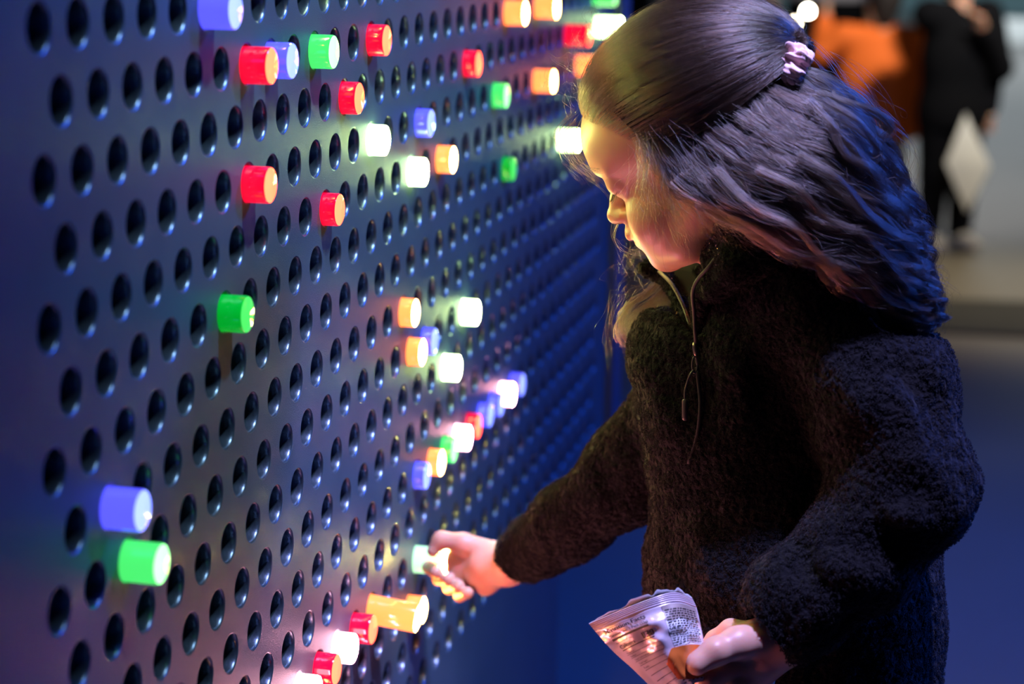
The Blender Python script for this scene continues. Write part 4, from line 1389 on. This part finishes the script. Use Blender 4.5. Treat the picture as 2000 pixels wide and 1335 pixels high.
def wrap(name, mesh_pts, faces, u0, v0, su, sv, mat, lift=0.0009, sub=None):
    """lay flat print (x across, y up) on the film; su, sv = film units per print unit"""
    q = np.array(mesh_pts); u = u0 + q[:, 0] * su; v = v0 - q[:, 1] * sv
    P_ = net_eval(u, v); P_[:, 2] -= lift
    return to_bag(mesh_obj(name, c2w(P_), faces, mat, None, smooth=False), sub)


def text_geo(s, size):
    cu = bpy.data.curves.new('lettering', 'FONT'); cu.body = s; cu.size = size; cu.resolution_u = 3
    ob = bpy.data.objects.new('lettering', cu)
    me = bpy.data.meshes.new_from_object(ob)
    v = [tuple(x.co)[:2] for x in me.vertices]; f = [tuple(p.vertices) for p in me.polygons]
    bpy.data.objects.remove(ob); bpy.data.curves.remove(cu); bpy.data.meshes.remove(me)
    return v, f


# nutrition label, film units: u 0.05..0.46 wide
def txt(s, u, v, h, wscale=1.0, name='lettering', bold=0):
    vv2, ff2 = text_geo(s, 1.0)
    if not vv2: return
    pts = [(a, b) for a, b in vv2]; fs = list(ff2)
    if bold:
        n0 = len(pts)
        pts += [(a + bold, b) for a, b in pts]; fs += [tuple(i + n0 for i in f) for f in ff2]
    return wrap(name, pts, fs, u, v, h * wscale, h, M_INK)


def bars(name, rects, mat=M_INK, lift=0.0009):
    V, Q = [], []
    for (a, b, c, d) in rects:      # u0,u1,v0,v1
        n = max(2, int((b - a) / 0.03) + 1); b0 = len(V)
        for i in range(n):
            u = a + (b - a) * i / (n - 1); V += [(u, c), (u, d)]
        for i in range(n - 1):
            Q.append((b0 + 2 * i, b0 + 2 * i + 2, b0 + 2 * i + 3, b0 + 2 * i + 1))
    V = np.array(V); P_ = net_eval(V[:, 0], V[:, 1]); P_[:, 2] -= lift
    return to_bag(mesh_obj(name, c2w(P_), Q, mat, None, smooth=False))


txt('Nutrition Facts', 0.05, 0.325, 0.072, 0.88, bold=0.06)
txt('Serving Size: 1 Pack (23g)', 0.07, 0.378, 0.040, 0.92, bold=0.03)
txt('Amount Per Serving', 0.08, 0.455, 0.022, 0.9)
txt('Calories', 0.08, 0.518, 0.058, 0.85, bold=0.05)
txt('130', 0.32, 0.518, 0.095, 1.0, bold=0.07)
bars('label_rules', [(0.05, 0.44, 0.268, 0.272), (0.07, 0.44, 0.395, 0.418), (0.08, 0.45, 0.532, 0.542)] + [(0.08 + 0.008 * i, 0.47, 0.60 + 0.045 * i, 0.6035 + 0.045 * i) for i in range(8)])
for i, s_ in enumerate(('Total Fat', 'Sodium', 'Total Carbohydrate', 'Total Sugars', 'Protein')):
    txt(s_, 0.09 + 0.008 * i, 0.592 + 0.045 * i, 0.026, 0.9)
rg2 = random.Random(8)
rects = []
for r in range(15):
    v_ = 0.30 + 0.026 * r; u_ = 0.615 + 0.004 * rg2.random()
    while u_ < 0.955:
        w_ = rg2.uniform(0.012, 0.045); rects.append((u_, min(u_ + w_, 0.97), v_, v_ + 0.010)); u_ += w_ + 0.011
    if r in (7, 11): pass
fp = bars('fine_print', rects, lift=0.0011); tag(fp, kind='stuff')
rects = []
for r in range(2):
    for i in range(6): rects.append((0.46 + i * 0.08, 0.50 + i * 0.08, 0.948 + 0.02 * r, 0.955 + 0.02 * r))
bars('lower_marks', rects)

# ------------------------------------------------------------------ the hall behind
def fw(px, py):     # floor point under a pixel
    d = np.array([(px - 1000.0) / F_PX, -(py - 667.5) / F_PX, 1.0]) @ RM
    return CAM + d * (-CAM[2] / d[2])


def patch(name, pts, z, mat, label, cat):
    V = [(p[0], p[1], z) for p in pts] + [(p[0], p[1], 0.0) for p in pts]; n = len(pts)
    F_ = [tuple(range(n))] + [(i, i + n, (i + 1) % n + n, (i + 1) % n) for i in range(n)]
    o = mesh_obj(name, V, F_, mat, None, smooth=False); tag(o, label, cat); return o


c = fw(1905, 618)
patch('floor_shadow', [(c[0] + 1.5 * math.cos(a) + 0.35, c[1] + 0.27 * math.sin(a) + 0.16 * math.cos(a)) for a in np.linspace(0, 2 * math.pi, 40)[:-1]], 0.012, M_FLOORSHADE, 'dark oval patch painted as a shadow on the floor right of the girl', 'shadow patch')  # thin dark oval stands in for a shadow cast on the floor
M_HAIRD = pbr('dark_short_hair', (0.015, 0.010, 0.008), 0.7)
M_ORSHIRT = pbr('orange_cloth', (0.90, 0.17, 0.015), 0.8)
M_KHAKI = pbr('khaki_cloth', (0.42, 0.38, 0.30), 0.85)
M_BLACKC = pbr('black_cloth', (0.004, 0.0045, 0.006), 0.9, spec=0.1)
M_WHITES = pbr('white_leather', (0.70, 0.70, 0.68), 0.5)
M_PAPER = pbr('white_paper', (0.80, 0.84, 0.80), 0.7)
M_GREYC = pbr('grey_cloth', (0.45, 0.45, 0.50), 0.85)


def figure(label, foot, h, face, M_top, M_leg, M_shoe, arms, top_frac=(0.36, 0.80), width=1.0, res=0.012, extra=None):
    """standing background person; face = heading (radians), arms = list of (elbow, hand) offsets in body frame, in units of height"""
    foot = np.array(foot, float); root = empty('person', tuple(foot)); tag(root, label, 'person')
    cf, sf_ = math.cos(face), math.sin(face)
    def B(f, l, u): return foot + np.array([cf * f - sf_ * l, sf_ * f + cf * l, u]) * h
    def put(o):
        o.parent = root; o.matrix_parent_inverse = Matrix.Translation(-Vector(foot)); return o
    lo, hi = foot - (0.55 * h, 0.55 * h, 0.02), foot + (0.55 * h, 0.55 * h, 1.08 * h)
    # body: head, neck, trunk core and hands as one skin
    gb = Grid(lo, hi, res)
    gb.ell(B(0.01, 0, 0.915), (0.062 * h, 0.058 * h, 0.082 * h), k=0.01)
    gb.rc(B(0, 0, 0.84), B(0, 0, 0.78), 0.030 * h, 0.034 * h, 0.02)
    gb.chain([B(0, 0, 0.76), B(0, 0, 0.5)], [0.06 * h, 0.06 * h], 0.02)
    gb.rc(B(0.07, 0, 0.905), B(0.074, 0, 0.89), 0.010 * h, 0.012 * h, 0.006)
    for s_, (el, ha) in zip((1, -1), arms):
        gb.chain([B(0, 0.10 * s_ * width, 0.78), B(*el), B(*ha)], [0.022 * h, 0.018 * h, 0.014 * h], 0.01)
        d_ = np.array(ha) - np.array(el); d_ = d_ / np.linalg.norm(d_)
        hp = np.array(ha) + d_ * 0.035
        gb.rc(B(*ha), B(*hp), 0.018 * h, 0.022 * h, 0.01)
        for q in range(4):
            t_ = hp + d_ * 0.05 + np.array([0.006 * (q - 1.5), 0.012 * (q - 1.5), 0])
            gb.rc(B(*hp), B(*t_), 0.009 * h, 0.007 * h, 0.004)
        gb.rc(B(*hp), B(*(hp + d_ * 0.015 + np.array([0.03, 0, 0.01]))), 0.009 * h, 0.008 * h, 0.004)
    for s_ in (1, -1):
        gb.chain([B(0, 0.045 * s_, 0.5), B(0, 0.05 * s_, 0.05)], [0.04 * h, 0.03 * h], 0.01)
    put(skin_from([gb], 'body', M_SKIN, root, cam_space=False))
    gh = Grid(lo, hi, res); gh.ell(B(-0.014, 0, 0.925), (0.070 * h, 0.068 * h, 0.086 * h), k=0.01); gh.ell(B(-0.02, 0, 0.86), (0.045 * h, 0.052 * h, 0.06 * h), k=0.02)
    gh.ell(B(0.085, 0, 0.89), (0.05 * h, 0.05 * h, 0.055 * h), k=0.01, op='cut')
    put(skin_from([gh], 'hair', M_HAIRD, root, cam_space=False))
    gs_ = Grid(lo, hi, res)
    ax3 = np.array([[cf, sf_, 0], [-sf_, cf, 0], [0, 0, 1.0]])
    gs_.ell(B(0, 0, 0.62), (0.092 * h, 0.118 * h * width, 0.185 * h), ax3, k=0.03)
    gs_.ell(B(0, 0, 0.45), (0.098 * h, 0.122 * h * width, 0.14 * h), ax3, k=0.04)
    gs_.rc(B(0, 0.085 * width, 0.765), B(0, -0.085 * width, 0.765), 0.052 * h, 0.052 * h, 0.03)
    for s_, (el, ha) in zip((1, -1), arms):
        gs_.chain([B(0, 0.11 * s_ * width, 0.77), B(*el), B(*ha)], [0.052 * h, 0.044 * h, 0.034 * h], 0.02)
    gs_.D = np.where(gs_.ax[2][None, None, :] < foot[2] + top_frac[0] * h, 1.0, gs_.D).astype(np.float32)
    put(skin_from([gs_], 'shirt' if M_top is not M_BLACKC else 'jacket', M_top, root, cam_space=False))
    gq = Grid(lo, hi, res)
    gq.rc(B(0, 0.02, 0.47), B(0, -0.02, 0.47), 0.09 * h, 0.09 * h, 0.02)
    for s_ in (1, -1):
        gq.chain([B(0, 0.050 * s_, 0.45), B(0.005, 0.055 * s_, 0.26), B(-0.005, 0.055 * s_, 0.05)], [0.068 * h, 0.052 * h, 0.042 * h], 0.012)
    gq.D = np.maximum(gq.D, (foot[2] + 0.035 * h - gq.ax[2])[None, None, :]).astype(np.float32)
    put(skin_from([gq], 'trousers', M_leg, root, cam_space=False))
    for s_ in (1, -1):
        g5 = Grid(B(0, 0.055 * s_, 0.03) - 0.13 * h, B(0, 0.055 * s_, 0.03) + 0.16 * h, 0.007)
        g5.rc(B(-0.01, 0.055 * s_, 0.030), B(0.085, 0.06 * s_, 0.022), 0.034 * h, 0.026 * h, 0.02)
        g5.D = np.maximum(g5.D, (foot[2] + 0.003 - g5.ax[2])[None, None, :]).astype(np.float32)
        put(skin_from([g5], 'shoe', M_shoe, root, cam_space=False))
    return root, B


f1 = fw(1843, 484)
p1_, B1 = figure('child in black jacket and black trousers with white shoes, holding a white paper', f1, 1.12, math.radians(-60), M_BLACKC, M_BLACKC, M_WHITES,
                 [((0.06, 0.13, 0.60), (0.12, 0.03, 0.72)), ((0.0, 0.135, 0.60), (0.02, 0.125, 0.47))], (0.40, 0.8), 1.0)
# the paper hangs point-down from the child's hand
dpt = 7.21
cor = [PX(1886, 222, dpt), PX(1934, 325, dpt), PX(1889, 414, dpt), PX(1847, 318, dpt)]
V_ = [c2w(p) for p in cor] + [c2w(p + np.array([0.002, 0, 0.004])) for p in cor]
mid = c2w((cor[0] + cor[2]) / 2 + np.array([0, 0, -0.012])); V_.append(mid)
paper = mesh_obj('paper_bag', V_, [(0, 1, 8), (1, 2, 8), (2, 3, 8), (3, 0, 8), (4, 7, 6, 5), (0, 4, 5, 1), (1, 5, 6, 2), (2, 6, 7, 3), (3, 7, 4, 0)], M_PAPER, None, smooth=False)
tag(paper, 'white diamond-shaped paper hanging from the black-clad child\'s hand', 'paper')
f2 = fw(1705, 452)
p2_, B2 = figure('child in a bright orange top and khaki trousers with dark hair seen from behind', f2, 0.98, math.radians(95), M_ORSHIRT, M_KHAKI, M_GREYC,
                 [((0.0, 0.24, 0.70), (0.06, 0.23, 0.82)), ((-0.02, -0.20, 0.66), (0.05, -0.19, 0.50))], (0.36, 0.8), 1.45)
f3 = fw(1600, 330)
p3_, B3 = figure('adult in grey top and black trousers standing far behind the orange-clad child', f3, 1.70, math.radians(-100), M_GREYC, M_BLACKC, M_BLACKC,
                 [((0.0, 0.16, 0.62), (0.05, 0.15, 0.48)), ((0.0, -0.16, 0.62), (0.05, -0.15, 0.48))], (0.47, 0.8), 1.0, 0.016)
# far hall furniture
M_TEAL = pbr('teal_wall_panel', (0.20, 0.36, 0.40), 0.6)
M_WPL = pbr('white_laminate', (0.75, 0.77, 0.76), 0.5)
q0, q1 = fw(1830, 82), fw(2150, 82)
bench = box('bench', (q0[0], q0[1], 0.0), (q1[0] + 1.0, q0[1] + 0.5, 0.22), M_WPL, bevel=0.02); tag(bench, 'long low white bench at the far end of the hall', 'bench')
tp = box('partition', (-2.2, 24.5, 0), (8.0, 24.7, 2.6), M_TEAL); tag(tp, 'pale teal partition wall beyond the low white bench', 'partition')
q2 = fw(1243, 120)
col_ = box('column', (q2[0] - 0.12, q2[1], 0), (q2[0] + 0.12, q2[1] + 0.3, 4.5), M_BLACKC, bevel=0.01); tag(col_, 'black column between the light wall and the girl\'s hair', 'column')
# low stand with two round bulbs
bp_ = c2w(PX(1568, 40, 6.9))
st = empty('lamp_stand', (bp_[0], bp_[1], 0)); tag(st, 'low black stand carrying two glowing white bulbs above the girl\'s scrunchie', 'lamp')
def cyl(name, p0, p1, r, mat, parent):
    o = tube_mesh(name, [[np.array(p0), (np.array(p0) + np.array(p1)) / 2, np.array(p1)]], [r], mat, None, 12)
    o.parent = parent; o.matrix_parent_inverse = Matrix.Translation(-parent.location); return o
cyl('pole', (bp_[0], bp_[1], 0.02), (bp_[0], bp_[1], bp_[2]), 0.012, M_BLACKC, st)
cyl('base', (bp_[0], bp_[1], 0.0), (bp_[0], bp_[1], 0.02), 0.12, M_BLACKC, st)
for (x_, y_, e_, r_) in ((1578, 22, 120, 0.012), (1552, 45, 40, 0.011)):
    b_ = c2w(PX(x_, y_, 6.9)); cyl('arm', (bp_[0], bp_[1], bp_[2]), tuple(b_), 0.006, M_BLACKC, st)
    bm = bmesh.new(); bmesh.ops.create_uvsphere(bm, u_segments=20, v_segments=12, radius=r_); mm = bpy.data.meshes.new('bulb'); bm.to_mesh(mm); bm.free()
    bo = link_mesh('bulb', mm, glow('bulb_glow_%d' % x_, (0.8, 0.8, 0.7), (e_, e_ * 0.9, e_ * 0.65)), None, tuple(b_))
    bo.parent = st; bo.matrix_parent_inverse = Matrix.Translation(-st.location)
